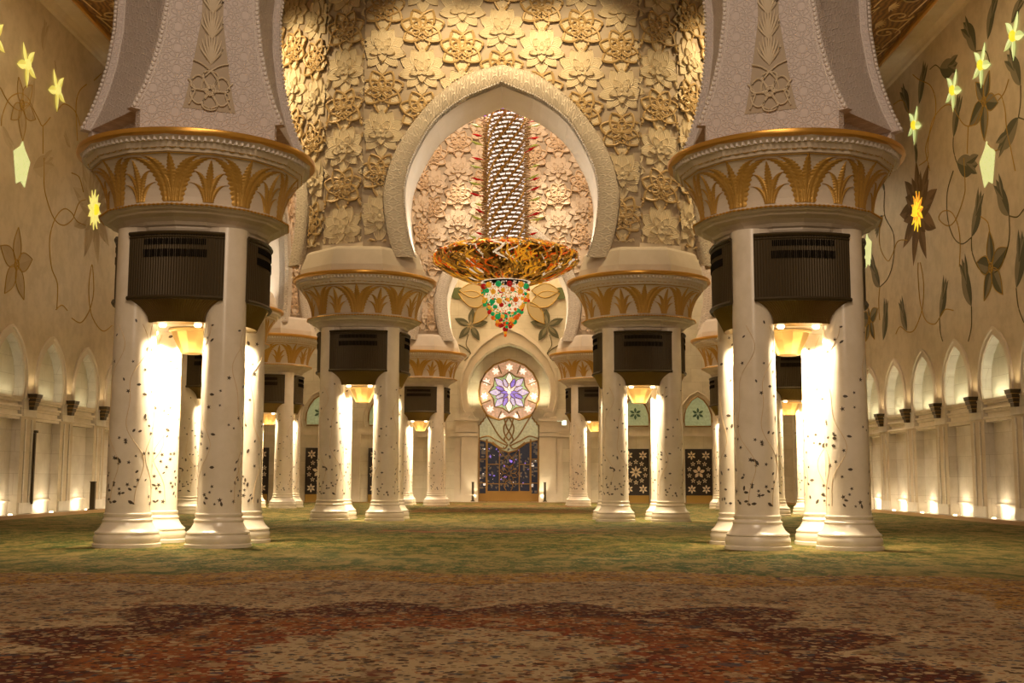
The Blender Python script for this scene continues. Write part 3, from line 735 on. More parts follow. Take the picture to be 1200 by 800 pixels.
def leaf2(mb, b, tp, w, n=10, curve=0.0, off=.012):
    """pointed two-tone leaf in plane coordinates; material 0 and 1 on its halves"""
    dx, dz = tp[0]-b[0], tp[1]-b[1]; L = sqrt(dx*dx+dz*dz); ux, uz = dx/L, dz/L; px, pz = -uz, ux
    for side, m in ((1, 0), (-1, 1)):
        mb.m = m; vs = []
        for i in range(n+1):
            t = i/n; ww = w*sin(pi*t**.85)*1.0; cx = b[0]+dx*t+px*curve*sin(pi*t); cz = b[1]+dz*t+pz*curve*sin(pi*t)
            vs += [(cx, off, cz), (cx+side*px*ww, off*.6, cz+side*pz*ww)]
        mb.add(vs, [(2*i, 2*i+1, 2*i+3, 2*i+2) for i in range(n)])
    mb.m = 0
def on_wall(mb, s):
    """(y, depth, z) in wall coordinates to the room; s = +1 right wall, -1 left wall"""
    mb.v = [(s*(XW-h), y, z) for y, h, z in mb.v]; return mb
def vines(paths, r, s):
    mb = MB()
    for p in paths: mb.tube([(y, .006, z) for y, z in smooth_path(p, 6)], r, 4)
    return on_wall(mb, s)

NOPEN = [(-1.30,.10),(-1.30,4.62),(-1.22,4.72),(-1.32,5.15),(-1.31,5.55),(-1.18,6.05),(-.92,6.48),(-.55,6.82),(-.2,7.02),(0,7.10)]
NOPEN += [(-x, z) for x, z in NOPEN[::-1][1:]]
NOUT = [(-1.42,4.62),(-1.60,4.72),(-1.66,5.2),(-1.64,5.6),(-1.49,6.2),(-1.18,6.72),(-.74,7.12),(-.3,7.37),(0,7.46)]
NOUT += [(-x, z) for x, z in NOUT[::-1][1:]]
NIN = [p for p in NOPEN if p[1] > 4.6]
def side_wall(s, name):
    mb = MB(); ks = range(-17, 9); lo = YB; hi = YF
    for k in ks:
        yc = Y0B+PITCH*k; a, b = yc-PITCH/2, yc+PITCH/2
        if k == ks[0]: a = lo
        if k == ks[-1]: b = hi
        n0 = len(mb.v); pts = [(a, 0.1)]+[(yc+x, z) for x, z in NOPEN]+[(b, .1), (b, 7.8), (a, 7.8)]; n = len(pts)
        mb.m = 1; mb.add([(s*XW, y, z) for y, z in pts], [tuple(range(n))]); mb.m = 0
        inn = [(yc+x, z) for x, z in NOPEN]; m = len(inn)
        mb.add([(s*XW, y, z) for y, z in inn]+[(s*(XW+.36), y, z) for y, z in inn], [(i, i+1, m+i+1, m+i) for i in range(m-1)])
    mb.m = 1; mb.add([(s*XW, lo, 7.8), (s*XW, hi, 7.8), (s*XW, hi, 21.0), (s*XW, lo, 21.0)], [(0,1,2,3)])
    mb.m = 0; mb.add([(s*(XW+.36), lo, 0), (s*(XW+.36), hi, 0), (s*(XW+.36), hi, 4.6), (s*(XW+.36), lo, 4.6)], [(0,1,2,3)])
    mb.m = 2; mb.add([(s*(XW+.36), lo, 4.6), (s*(XW+.36), hi, 4.6), (s*(XW+.36), hi, 7.8), (s*(XW+.36), lo, 7.8)], [(0,1,2,3)])
    w = struct(mb.build(name, [M['marble_wall'], M['sidewall'], M['lunette']]))
    for k in range(-3, 5):
        yc = Y0B+PITCH*k
        av = MB(); vs = []; n = len(NIN)
        for (a, b), (c, d) in zip(NIN, NOUT):
            vs += [(s*XW, yc+c, d), (s*(XW-.07), yc+c, d), (s*(XW-.09), yc+c+(a-c)*.3, d+(b-d)*.3), (s*(XW-.03), yc+c+(a-c)*.4, d+(b-d)*.4), (s*(XW-.05), yc+c+(a-c)*.9, d+(b-d)*.9), (s*(XW+.05), yc+a, b)]
        av.add(vs, [(i*6+q, i*6+q+1, i*6+q+7, i*6+q+6) for i in range(n-1) for q in range(5)])
        av.build('niche_archivolt', M['plain'], w, True)
        lg = MB()
        for z, h, d in ((4.66,.10,.40),(4.56,.10,.34),(4.34,.09,.38),(4.24,.12,.30),(3.98,.09,.38),(3.88,.12,.30),(.60,.07,.08)):
            lg.box((s*(XW+.36-d/2), yc, z), (d, 2.58, h))
        lg.box((s*(XW+.26), yc, 4.28), (.22, 2.58, .84)); lg.build('ledge_moulding', M['marble'], w)
        cp = MB()                                  # impost blocks and slim pilaster between niches
        ym = yc+PITCH/2
        cp.box((s*(XW-.03), ym, 4.32), (.06, 1.30, .62)); cp.box((s*(XW-.045), ym, 4.66), (.09, 1.34, .06)); cp.box((s*(XW-.04), ym, 3.98), (.08, 1.32, .05))
        cp.box((s*(XW-.02), ym-.30, 2.0), (.04, .10, 3.7)); cp.box((s*(XW-.02), ym+.30, 2.0), (.04, .10, 3.7)); cp.box((s*(XW-.03), ym, .33), (.06, 1.30, .42)); cp.build('pilaster_moulding', M['marble_wall'], w)
    return w
wall_r = side_wall(1, 'wall_right'); wall_l = side_wall(-1, 'wall_left')

def inlay(s, wall, leaves, flowers, dark, gold, c1, c2, flc, centre):
    a = MB()
    for i, (b, tp) in enumerate(leaves):
        L = sqrt((b[0]-tp[0])**2+(b[1]-tp[1])**2); leaf2(a, b, tp, L*.20, 10, L*.05*(-1)**i)
        d = (tp[0]-b[0], tp[1]-b[1]); q = (b[0]+d[0]*.45, b[1]+d[1]*.45)
        for sg in (-1, 1): leaf2(a, q, (tp[0]-d[1]*.16*sg, tp[1]+d[0]*.16*sg-.0), L*.085, 8, 0, .016)
    on_wall(a, s).build('leaf_inlay', [c1, c2], wall)
    a = MB()
    for c, tips in flowers:
        for tp in tips:
            L = sqrt((c[0]-tp[0])**2+(c[1]-tp[1])**2); leaf2(a, c, tp, L*.26, 12, 0, .014)
            leaf2(a, c, (c[0]+(tp[0]-c[0])*.62, c[1]+(tp[1]-c[1])*.62), L*.13, 8, 0, .02)
    on_wall(a, s).build('flower_inlay', [flc[0], flc[1]], wall)
    a = MB()
    for c, tips in flowers:
        for tp in tips:
            L = sqrt((c[0]-tp[0])**2+(c[1]-tp[1])**2); dx, dz = (tp[0]-c[0])/L, (tp[1]-c[1])/L
            for sd in (-1, 1): a.tube([(c[0]+dx*L*t+sd*(-dz)*L*.24*sin(pi*t**.85), .018, c[1]+dz*L*t+sd*dx*L*.24*sin(pi*t**.85)) for t in [i/12 for i in range(13)]], .018, 4)
        a.tube([(c[0]+.18*cos(q*pi/8), .03, c[1]+.2*sin(q*pi/8)) for q in range(16)], .03, 4, True)
    on_wall(a, s).build('flower_outline', M['vine_gold'], wall)
    # large many-petalled lotus round the lit heart
    a = MB(); cy, cz = centre
    for ring, (n, Ly, Lz, w, ph) in enumerate(((9, 2.6, 2.55, .42, .0), (10, 2.0, 1.95, .36, .3), (8, 1.45, 1.5, .34, .1))):
        for i in range(n):
            an = ph+i*2*pi/n+pi/2; leaf2(a, (cy+.2*cos(an), cz+.2*sin(an)), (cy+Ly*cos(an), cz+Lz*sin(an)*(1.0 if sin(an) < 0 else .95)), w, 12, .05, .010+.008*ring)
    on_wall(a, s).build('lotus_inlay', [flc[2], flc[3]], wall)
    if dark: vines(dark, .026, s).build('dark_vine', M['vine_dark'], wall)
    vines(gold, .026, s).build('gold_vine', M['vine_gold'], wall)
inlay(1, wall_r, LEAF_R, FLOWER_R, VINE_DARK_R, VINE_GOLD_R, M['leaf_dark'], M['leaf_mid'], (M['leaf_dark'], M['leaf_mid'], M['leaf_brown'], mat('tan_petal_stone', (.22,.135,.065), .65, spec=.15)), (53.13, 13.82))
M['leaf_brown2'] = mat('faint_petal_stone', (.40,.31,.19), .65, 0, spec=.15)
inlay(-1, wall_l, LEAF_L, FLOWER_L, None, VINE_GOLD_L, M['leaf_pale'], M['leaf_pale2'], (M['leaf_pale'], M['leaf_brown2'], M['leaf_pale'], M['leaf_pale2']), (53.2, 13.84))

STAR = [(-.46,.76),(-.92,-.30),(.09,-.92),(.88,-.27),(.62,.75)]
def star_lamp(s, y, z, label, mg, heart):
    t = thing('flower_wall_lamp', label, 'wall lamp', (s*XW, y, z), 0, 'lit flowers on the %s wall' % ('right' if s > 0 else 'left'))
    for i, (a, b) in enumerate(STAR):
        mb = MB(); L = sqrt(a*a+b*b); leaf2(mb, (0, 0), (a, b), L*.19, 10, 0, .05)
        mb.v = [(-s*(h+.012+.002*i), yy, zz) for yy, h, zz in mb.v]; mb.build('petal', [mg, M['glow_green2']] if s > 0 else [mg, M['glow_yellow2']], t)
    h = MB(); h.ball((-s*.05, 0, 0), .17, 10, 6, 1.35); h.build('heart', heart, t, True); return t
for y, tx in ((42.06, 'glowing white flower lamp furthest right, cut by the frame edge, on the right wall'), (45.13, 'glowing white flower lamp on the right wall, straight above the lit diamond'), (48.17, 'glowing white flower lamp on the right wall, third counting inward from the frame edge'), (53.07, 'glowing white flower lamp on the right wall nearest the big white pier shaft')):
    star_lamp(1, y, 17.88, tx, M['glow_green'], M['glow_heart'])
for y, tx in ((42.3, 'glowing yellow flower lamp cut off by the left edge of the picture'), (45.21, 'glowing yellow flower lamp on the left wall, above the lit diamond'), (48.28, 'glowing yellow flower lamp on the left wall nearest the big white pier shaft')):
    star_lamp(-1, y, 17.88, tx, M['glow_yellow'], M['glow_yellow'])
def diamond(s, y, z, label, g):
    P = [(0,.75),(-.18,.5),(-.75,.15),(-.62,-.3),(-.38,-1.05),(0,-.86),(.40,-1.02),(.62,-.35),(.78,.1),(.2,.5)]
    mb = MB(); mb.loft([[(s*(XW-d), y+a, z+b) for a, b in P] for d in (0, .03)]); o = mb.build('diamond_wall_lamp', M['speckle']); return tag(o, label, 'wall lamp', g)
diamond(1, 45.0, 14.0, 'speckled glowing diamond panel low on the right wall beside dark leaves', 'lit diamonds')
diamond(1, 61.0, 13.7, 'narrow glowing panel on the right wall peeping past the near right pier', 'lit diamonds')
diamond(-1, 45.24, 14.0, 'speckled glowing yellow diamond panel on the left wall', 'lit diamonds')
def sun_lamp(s, y, z, label, m1, m2):
    t = thing('lotus_wall_lamp', label, 'wall lamp', (s*XW, y, z)); 
    a = MB()
    for i in range(12): an = i*pi/6+pi/12+pi/12; leaf2(a, (0,0), (.85*cos(an), .95*sin(an)), .16, 8, 0, .07)
    a.v = [(-s*h, yy, zz) for yy, h, zz in a.v]; a.build('outer_petal', [m1, m2], t)
    a = MB()
    for i in range(8): an = i*pi/4; leaf2(a, (0,0), (.5*cos(an), .5*sin(an)), .13, 8, 0, .10)
    a.v = [(-s*h, yy, zz) for yy, h, zz in a.v]; a.build('inner_petal', [m2, m1], t)
    a = MB(); a.ball((-s*.1, 0, 0), .17, 10, 6, 1.6); a.build('heart', M['glow_heart'], t, True)
sun_lamp(1, 53.13, 13.82, 'burning orange lotus lamp in a big brown flower on the right wall', M['glow_gold'], M['glow_heart'])
sun_lamp(-1, 53.2, 13.84, 'bright yellow lotus lamp on the left wall beside the near left capital', M['glow_yellow'], M['glow_yellow'])

def sconce(s, k):
    y = Y0B+PITCH*(k+.5)
    names = {-2:'nearest to the camera', -1:'between the two nearest arched niches', 0:'after the first full arched niche', 1:'after the second full arched niche', 2:'after the third full arched niche', 3:'after the fourth full arched niche', 4:'furthest from the camera'}
    t = thing('wall_sconce', 'black tapered stepped wall sconce on the %s wall, %s' % ('right' if s > 0 else 'left', names[k]), 'wall lamp', (s*XW, y, 4.5), 0, 'black sconces on the %s wall' % ('right' if s > 0 else 'left'))
    mb = MB()
    for z, w in ((.28,.60),(.12,.52),(-.04,.44),(-.19,.36)): mb.box((-s*(w*.32+.03), 0, z), (w*.64, w, .16), 0, .86)

    mb.build('shade', M['bronze'], t)
    m2 = MB()
    for z, w in ((.20,.54),(.04,.47),(-.115,.39)): m2.box((-s*(w*.32+.03), 0, z), (w*.66, w*1.02, .014))
    m2.build('brass_edging', M['gold_trim'], t)
for s in (1, -1):
    for k in (-2, -1, 0, 1, 2, 3, 4): sconce(s, k)

# ------------------------------------------------------------------ far wall with the stained glass portal
YW = 79.2
def mirror(P): return P+[(-x, z) for x, z in P[::-1][1:]]
PORT = mirror([(-2.05,.05),(-2.05,4.9),(-2.12,5.3),(-2.3,5.75),(-2.5,6.1),(-2.72,6.7),(-2.78,7.4),(-2.66,8.3),(-2.25,9.2),(-1.55,9.95),(-.8,10.4),(0,10.62)])
POUT = mirror([(-2.9,5.75),(-3.2,6.2),(-3.33,7.0),(-3.34,7.6),(-3.2,8.7),(-2.7,9.8),(-1.9,10.75),(-.95,11.5),(0,11.98)])
M['pale_wall'] = marble('portal_wall_marble', (.70,.63,.50), (.62,.55,.42), .4, (1.5,.9))
mb = MB(); pts = [(-20,0)]+PORT+[(20,0),(20,ZC),(-20,ZC)]; n = len(pts); mb.add([(x, YW, z) for x, z in pts], [tuple(range(n))])
m = len(PORT); mb.m = 1; mb.add([(x, y, z) for y in (YW, 80.4) for x, z in PORT], [(i, i+1, m+i+1, m+i) for i in range(m-1)])
far = struct(mb.build('wall_far', [M['pale_wall'], M['lunette']]))
mb = MB(); mb.box((0, 80.55, 6), (7, .1, 13)); mb.build('recess_back', M['pale_wall'], far)
mb = MB(); n = len(POUT); PI2 = mirror([(-2.3,5.75),(-2.5,6.1),(-2.72,6.7),(-2.78,7.4),(-2.66,8.3),(-2.25,9.2),(-1.55,9.95),(-.8,10.4),(0,10.62)])
PI2 = PI2[:9]+PI2[9:]
vs = []
for i in range(n):
    c, d = POUT[i]; a, b = PI2[i]
    vs += [(c, YW, d), (c, YW-.14, d), (c+(a-c)*.25, YW-.18, d+(b-d)*.25), (c+(a-c)*.3, YW-.08, d+(b-d)*.3), (c+(a-c)*.92, YW-.10, d+(b-d)*.92), (a, YW+.05, b)]
mb.add(vs, [(i*6+q, i*6+q+1, i*6+q+7, i*6+q+6) for i in range(n-1) for q in range(5)]); mb.build('portal_archivolt', M['plain'], far, True)
tr = MB()                                      # pilasters, cornices and panels around the portal
for s in (-1, 1):
    tr.box((s*2.62, YW-.12, 2.2), (1.1, .24, 4.3)); tr.box((s*2.72, YW-.16, 4.5), (1.35, .34, .22)); tr.box((s*2.82, YW-.14, 5.05), (1.5, .28, .75)); tr.box((s*2.82, YW-.2, 5.52), (1.62, .42, .16))
    tr.box((s*2.62, YW-.17, .3), (1.2, .34, .5))
    for k in range(5): tr.box((s*(3.0-.12*k), YW-.16, 5.68+.14*k), (.5, .2, .12))
    tr.box((s*4.6, YW-.05, 4.62), (3.0, .1, .5)); tr.box((s*4.6, YW-.08, 4.9), (3.2, .16, .1))
    for x in (3.42, 5.3): tr.box((s*x, YW-.05, 2.2), (.4, .1, 4.2))
    tr.box((s*6.9, YW-.08, 2.3), (.9, .16, 4.6)); tr.box((s*10.6, YW-.06, 2.3), (1.3, .12, 4.6)); tr.box((s*15, YW-.06, 2.3), (1.1, .12, 4.6))
    tr.box((s*12.4, YW-.04, 4.55), (12, .08, .18))
tr.build('portal_moulding', M['plain'], far)

M['lead'] = mat('gilt_lead_frame', (.30,.165,.04), .4, .4)
def glass(name, col, e): 
    m = mat(name, col, .15, 0, col, e); t = NT(m); f = t.noise(t.coord(), 7, 3); t.l(t.math('MULTIPLY', t.ramp(f, [(.3, (.25,.25,.25)), (.7, (1.3,1.3,1.3))]), e), t.b.inputs['Emission Strength']); return m
GL = {'white': glass('white_glass', (.95,.85,.75), 1.0), 'violet': glass('violet_glass', (.30,.20,.85), .7), 'lilac': glass('lilac_glass', (.62,.55,.85), .8), 'green': glass('green_glass', (.45,.62,.30), .5),
      'rose': glass('rose_glass', (.62,.40,.26), .55), 'pale': glass('pale_green_glass', (.46,.46,.28), .38), 'navy': glass('dark_glass', (.03,.035,.06), .2), 'smoke': glass('smoky_glass', (.16,.13,.10), .35)}
YG = 79.95
def flat(poly, y=YG): return [(x, y, z) for x, z in poly]
def ap(mb, c, ang, L, w, y, b=0.0):
    vs = [(c[0]+b*cos(ang), y, c[1]+b*sin(ang))]; N = 6
    for sd in (1, -1):
        rng = range(1, N) if sd == 1 else range(N-1, 0, -1)
        if sd == -1: vs.append((c[0]+L*cos(ang), y, c[1]+L*sin(ang)))
        for i in rng:
            t = i/N; r = b+(L-b)*t; ww = sd*w*sin(pi*t)
            vs.append((c[0]+r*cos(ang)-ww*sin(ang), y, c[1]+r*sin(ang)+ww*cos(ang)))
    mb.add(vs, [tuple(range(len(vs)))]); return vs
w1 = thing('window_1', 'rose window', 'window', (0,0,0)); del w1['label']; del w1['category']; struct(w1)
RC = (0.02, 7.42); RZ = 2.08
ro = mirror([(-1.55,5.95),(-1.80,6.35),(-2.02,6.95),(-2.05,7.5),(-1.95,8.1),(-1.62,8.75),(-1.05,9.28),(-.45,9.52),(0,9.66)]); ro = [(x+.02, z) for x, z in ro]
low = [(1.3,5.72),(.7,5.55),(.02,5.75),(-.66,5.55),(-1.26,5.72)]
mb = MB(); mb.add([(x, YG+.06, z) for x, z in ro+low], [tuple(range(len(ro)+len(low)))]); mb.build('rose_glass', GL['rose'], w1)
fr = MB(); fr.tube([(x, YG-.02, z) for x, z in ro+low], .075, 6, True)
for i in range(8):
    an = i*pi/4+pi/8; fr.tube([(RC[0]+r*cos(an), YG, RC[1]+r*sin(an)) for r in (1.38, 2.0)], .045, 5)
pts = []
for i in range(16):
    an = i*pi/8+pi/2; r = 1.40 if i % 2 == 0 else 1.16; pts.append((RC[0]+r*cos(an), YG, RC[1]+r*sin(an)))
fr.tube(pts, .05, 5, True)
cols = {'white': MB(), 'violet': MB(), 'lilac': MB(), 'green': MB()}
mb = cols['green']; mb.add([(x, YG+.03, z) for x, _, z in pts], [tuple(range(16))])
for i in range(8):
    an = i*pi/4+pi/2; v = ap(cols['white' if i % 4 == 0 else 'lilac'], RC, an, 1.36, .22, YG+.0, .45); fr.tube([(a, YG-.02, c) for a, _, c in v], .022, 4, True)
for i in range(8):
    an = i*pi/4+pi/8; v = ap(cols['violet' if i % 2 else 'lilac'], RC, an, 1.02, .18, YG-.01, .3); fr.tube([(a, YG-.03, c) for a, _, c in v], .022, 4, True)
for i in range(8):
    an = i*pi/4; v = ap(cols['white' if i in (1, 2, 3, 6) else 'violet'], RC, an, .62, .12, YG-.03, .06); fr.tube([(a, YG-.05, c) for a, _, c in v], .018, 4, True)
for i in range(11):
    an = pi/2+i*2*pi/11+.0; c = (RC[0]+1.70*cos(an), RC[1]+1.72*sin(an)); 
    for q in range(6): ap(cols['white'], c, q*pi/3+an, .27, .06, YG+.03)
for k, b in cols.items(): b.build(k+'_petal_glass', GL[k], w1)
mb = MB(); mb.ball((RC[0], YG-.05, RC[1]), .12, 8, 6); mb.build('heart', GL['white'], w1)
fr.build('window_frame', M['lead'], w1, True)
w2 = MB(); fan = [(-2.02,4.2),(-2.02,5.2),(-1.9,5.25),(-1.88,5.4),(-1.75,5.45),(-1.7,5.6),(-1.6,5.65),(-1.55,5.95),(-.66,5.55),(0,5.75),(.7,5.55),(1.58,5.95),(1.6,5.65),(1.7,5.6),(1.75,5.45),(1.88,5.4),(1.9,5.25),(2.02,5.2),(2.02,4.2),(1.2,4.0),(.5,3.5),(0,3.35),(-.5,3.5),(-1.2,4.0)]
w2.add([(x, YG+.04, z) for x, z in fan], [tuple(range(len(fan)))])
w2o = struct(w2.build('window_2', GL['pale']))
fr = MB(); T = lambda P, r=.05: fr.tube([(x, YG-.02, z) for x, z in smooth_path(P, 5)], r, 5)
fr.tube([(x, YG-.02, z) for x, z in fan], .055, 5, True)
for s in (-1, 1):
    T([(s*1.55,5.9),(s*1.2,5.35),(s*.85,4.75),(s*.5,4.3),(s*.1,3.95)]); T([(s*2.0,4.3),(s*1.4,4.45),(s*.9,4.2),(s*.4,3.95),(s*.08,3.8)])
    T([(s*.02,5.7),(s*.33,5.1),(s*.28,4.6),(s*.0,4.15)]); T([(s*.30,5.6),(s*.12,5.0),(s*-.12,4.6),(s*-.3,4.2),(s*-.1,3.95)]); T([(s*1.1,4.05),(s*.7,3.75),(s*.3,3.6),(s*.05,3.9)])
fr.build('window_frame', M['lead'], w2o, True)
# glazed double door
mb = MB(); mb.add([(-2.02,YG+.06,.1),(2.02,YG+.06,.1),(2.02,YG+.06,4.3),(-2.02,YG+.06,4.3)], [(0,1,2,3)]); d1 = struct(mb.build('door_1', GL['navy']))
fr = MB()
for x in (-2.02, -1.48, 1.48, 2.02): fr.box((x, YG, 2.15), (.13, .16, 4.2))
for x in (-.62, .72): fr.box((x, YG, 1.9), (.07, .1, 3.4))
for z, x0, x1 in ((2.55,-1.48,-.6),(2.55,.7,1.48),(1.25,-1.48,-.1),(1.25,.1,1.48),(2.9,-2.02,-1.48),(2.9,1.48,2.02),(1.3,-2.02,-1.48),(1.3,1.48,2.02)): fr.box(((x0+x1)/2, YG, z), (x1-x0, .1, .06))
fr.box((0, YG-.02, .42), (3.0, .14, .62)); fr.box((0, YG-.06, .16), (4.1, .2, .2)); fr.box((0, YG-.05, .74), (3.0, .1, .05))
for s in (-1, 1): fr.box((s*1.75, YG-.02, .35), (.45, .14, .5))
for i in range(8):
    an = i*pi/4+pi/8; v = ap(MB(), (0.03, 1.95), an, .62, .14, YG-.03, .12); fr.tube([(a, b, c) for a, b, c in v], .025, 4, True)
for s in (-1, 1):
    T([(s*.05,2.3),(s*.38,2.7),(s*.12,3.1),(s*-.15,3.4)], .03); T([(s*.1,2.9),(s*.4,3.2),(s*.62,3.5)], .03); T([(s*.1,1.5),(s*.3,1.1),(s*.15,.8)], .03)
fr.build('door_frame', M['lead'], d1, True)
rnd = random.Random(5); pn = {'white': MB(), 'smoke': MB(), 'violet': MB()}
for i in range(150):
    x, z = rnd.uniform(-1.42, 1.42), rnd.uniform(.85, 3.6); k = rnd.choice(['smoke']*6+['violet', 'white']); s = rnd.uniform(.02, .05) if k == 'white' else rnd.uniform(.05, .15)
    ap(pn[k], (x, z), rnd.uniform(0, pi), s*2, s*.5, YG+.03)
for s in (-1, 1):
    for i in range(26): x, z = s*rnd.uniform(1.56, 1.94), rnd.uniform(.7, 4.1); pn[rnd.choice(['smoke', 'smoke', 'white'])].box((x, YG+.04, z), (rnd.uniform(.08,.3), .01, rnd.uniform(.05,.25)))
for k, b in pn.items(): b.build(k+'_pane', GL[k], d1)
# star-patterned timber doors and green lunettes above them
M['timber'] = mat('dark_timber', (.018,.009,.006), .5); M['ivory'] = mat('ivory_star', (.75,.62,.45), .4); M['kick'] = mat('brass_kick_plate', (.36,.22,.05), .4, .4)
M['green_pane'] = glass('pale_green_pane', (.40,.48,.28), .28); M['green_star'] = mat('green_star', (.06,.12,.05), .4)
def star6(mb, c, r, y, n=6, w=.2):
    for q in range(n): ap(mb, c, q*2*pi/n+pi/2, r, r*w, y, r*.12)
k = 2
for i, x in enumerate((-16.95, -12.7, -8.5, 8.5, 12.7, 16.95)):
    mb = MB(); mb.box((x, YW-.06, 1.8), (1.78, .12, 3.6)); d = struct(mb.build('door_%d' % (k+i), M['timber']))
    mb = MB(); mb.box((x, YW-.14, .27), (1.72, .06, .5)); mb.build('kick_plate', M['kick'], d)
    mb = MB(); yy = YW-.135; cz = 2.05
    star6(mb, (x, cz), .42, yy, 5 if abs(x) > 10 else 8, .26 if abs(x) > 10 else .16)
    for sx in (-1, 1):
        for sz in (-1, 1): star6(mb, (x+sx*.48, cz+sz*1.12), .30, yy)
    for q in range(10): an = q*pi/5+pi/2; star6(mb, (x+.66*cos(an), cz+.68*sin(an)), .17, yy, 5)
    mb.build('star_inlay', M['ivory'], d)
    P = mirror([(-.86,0),(-.93,.35),(-.90,.8),(-.72,1.3),(-.4,1.75),(0,2.0)])
    mb = MB(); mb.loft([[(x+a, y, 5.12+b) for a, b in P] for y in (YW, YW-.05)]); w = struct(mb.build('window_%d' % (3+i), M['green_pane']))
    mb = MB(); mb.tube([(x+a, YW-.07, 5.12+b) for a, b in P], .05, 5, True); mb.build('window_frame', M['lead'], w)
    mb = MB(); star6(mb, (x, 5.95), .42, YW-.08, 6); mb.build('green_star', M['green_star'], w)
    a = MB(); Q = [(px*1.35, pz*1.22-.1) for px, pz in P]
    a.tube([(x+p, YW-.03, 5.12+q) for p, q in Q], .06, 6); a.build('window_sill', M['plain'], w)
# painted flowers above the portal
pf = MB(); ol = MB(); YP = YW-.02
def pet(c, ang, L, w, m, out=True, b=0.0):
    pf.m = m; pf.k = getattr(pf, 'k', 0)+1; v = ap(pf, c, ang, L, w, YP-.003*pf.k, b)
    if out: ol.tube(v, .035, 4, True)
for s in (-1, 1):
    c = (s*2.6, 11.9)
    for q in range(5): pet(c, pi/2+q*2*pi/5+s*.1, 1.2, .24, 0, False); pet(c, pi/2+q*2*pi/5+s*.1+.06, .8, .1, 1, False)
    pf.m = 2; star6(pf, c, .28, YP-.03)
    pf.m = 0; 
    g = (s*4.3, 14.1); pet(g, pi if s > 0 else 0, 1.7, .42, 3, False); pet((s*4.5,15.1), -pi/2-s*.6, 1.3, .3, 3, False)
    pet((s*1.4,13.3), pi/2-s*1.2, 2.2, .55, 2); pet((s*1.2,13.6), -pi/2+s*.65, 2.0, .42, 2); pet((s*1.5, 14.3), s*.0 if s > 0 else pi, 1.9, .5, 2)
pet((0, 13.2), pi/2, 2.4, .6, 2)
pf.build('painted_flower', [M['leaf_dark'], M['leaf_mid'], mat('brown_petal', (.42,.32,.17), .4), mat('green_leaf', (.10,.12,.05), .4)], far)
ol.build('flower_line', M['vine_gold'], far)
vn = MB()
for s in (-1, 1):
    for P in ([(s*2.75,11.3),(s*2.9,10.6),(s*2.6,10.0),(s*3.0,9.5)], [(s*3.4,10.6),(s*2.9,10.3),(s*2.4,9.8)]): vn.tube([(x, YP, z) for x, z in smooth_path(P, 6)], .03, 4)
vn.build('vine', M['vine_dark'], far)
# small fittings along the far wall and by the side walls
mb = MB(); mb.box((3.55, YW-.2, 5.32), (.62, .12, .30)); e = tag(mb.build('exit_sign', mat('lit_exit_panel', (.8,1,.85), .4, 0, (.75,1,.8), 1.6)), 'small lit pale green sign box on the wall right of the portal', 'sign')
mb = MB(); mb.box((3.55, YW-.17, 5.32), (.70, .10, .38)); mb.build('sign_case', M['plain'], e)
def post(x, y, h, label, w=.16):
    mb = MB(); mb.box((x, y, h/2+.09), (w, w, h)); mb.box((x, y, .12), (w*1.7, w*1.7, .06)); mb.box((x, y, h+.1), (w*1.15, w*1.15, .05)); tag(mb.build('floor_post', M['bronze']), label, 'post', 'dark floor posts')
post(-2.35, 78.6, 1.25, 'short dark post left of the stained glass door'); post(2.42, 78.6, 1.25, 'short dark post right of the stained glass door')
post(-18.55, 53.5, 1.25, 'short dark floor post in front of the left wall niches', .2); post(-14.4, 78.6, 1.3, 'short dark post between the two dark doors on the far left', .2); post(14.45, 78.6, 1.2, 'short dark post right of the star-patterned door on the right')
mb = MB(); mb.box((-18.92, 47.7, 1.9), (.08, .12, 2.85)); mb.box((-18.88, 47.7, 3.38), (.12, .18, .1)); tag(mb.build('pilaster_dark_strip', M['bronze']), 'tall thin black upright strip on a left wall pilaster', 'bar')  # thin bar built for the dark slot along the pilaster edge
# ------------------------------------------------------------------ chandelier
ch = thing('chandelier', 'huge gold and crystal chandelier with red and green glass balls under the arch', 'chandelier', (0, OC[1], 0))
G1 = mat('polished_gold', (.60,.36,.09), .3, 1.0, (.9,.45,.08), .04); G2 = mat('old_gold', (.20,.11,.025), .4, .7)
def cg(name, c, e): return mat(name, c, .08, 0, c, e)
CG = {'amber': cg('amber_crystal', (.95,.45,.03), .28), 'ruby': cg('ruby_crystal', (.50,.01,.012), .22), 'emerald': cg('emerald_crystal', (.01,.42,.13), .3), 'orange': cg('orange_crystal', (.85,.14,.01), .25), 'clear': cg('clear_crystal', (1.0,.86,.66), .38), 'lime': cg('lime_crystal', (.45,.50,.10), .18)}
BAR = mat('lit_crystal_bar', (1,.93,.88), .2, 0, (1.0,.90,.84), .95)
SH0, SH1 = 12.95, 19.95
mb = MB(); mb.lathe([(.80,SH0-.4),(.80,SH1),(.7,SH1+.3),(.2,SH1+.6),(.08,SH1+.7),(.08,36.5)], 32); core = mb.build('shaft_core', G2, ch, True)
bars = []; gd = MB(); rows = 29
for r in range(rows):
    z = SH0+(SH1-SH0)*(r+.5)/rows
    for i in range(8):
        th = 2*pi*(i+.5)/8+r*.21+.35; rr = .90; t2 = .315
        p0 = (rr*cos(th-t2), rr*sin(th-t2), z-.03); p1 = (rr*1.04*cos(th), rr*1.04*sin(th), z); p2 = (rr*cos(th+t2), rr*sin(th+t2), z+.03); bars.append([p0, p1, p2])
bars.sort(key=lambda q: q[1][1]); rest = MB()
for i, q in enumerate(bars):
    if i < 100: b = MB(); b.tube(q, .045, 6); b.build('crystal_bar', BAR, ch)
    else: rest.tube(q, .045, 6)
stuff(rest.build('crystal_bar_rest', BAR, ch))
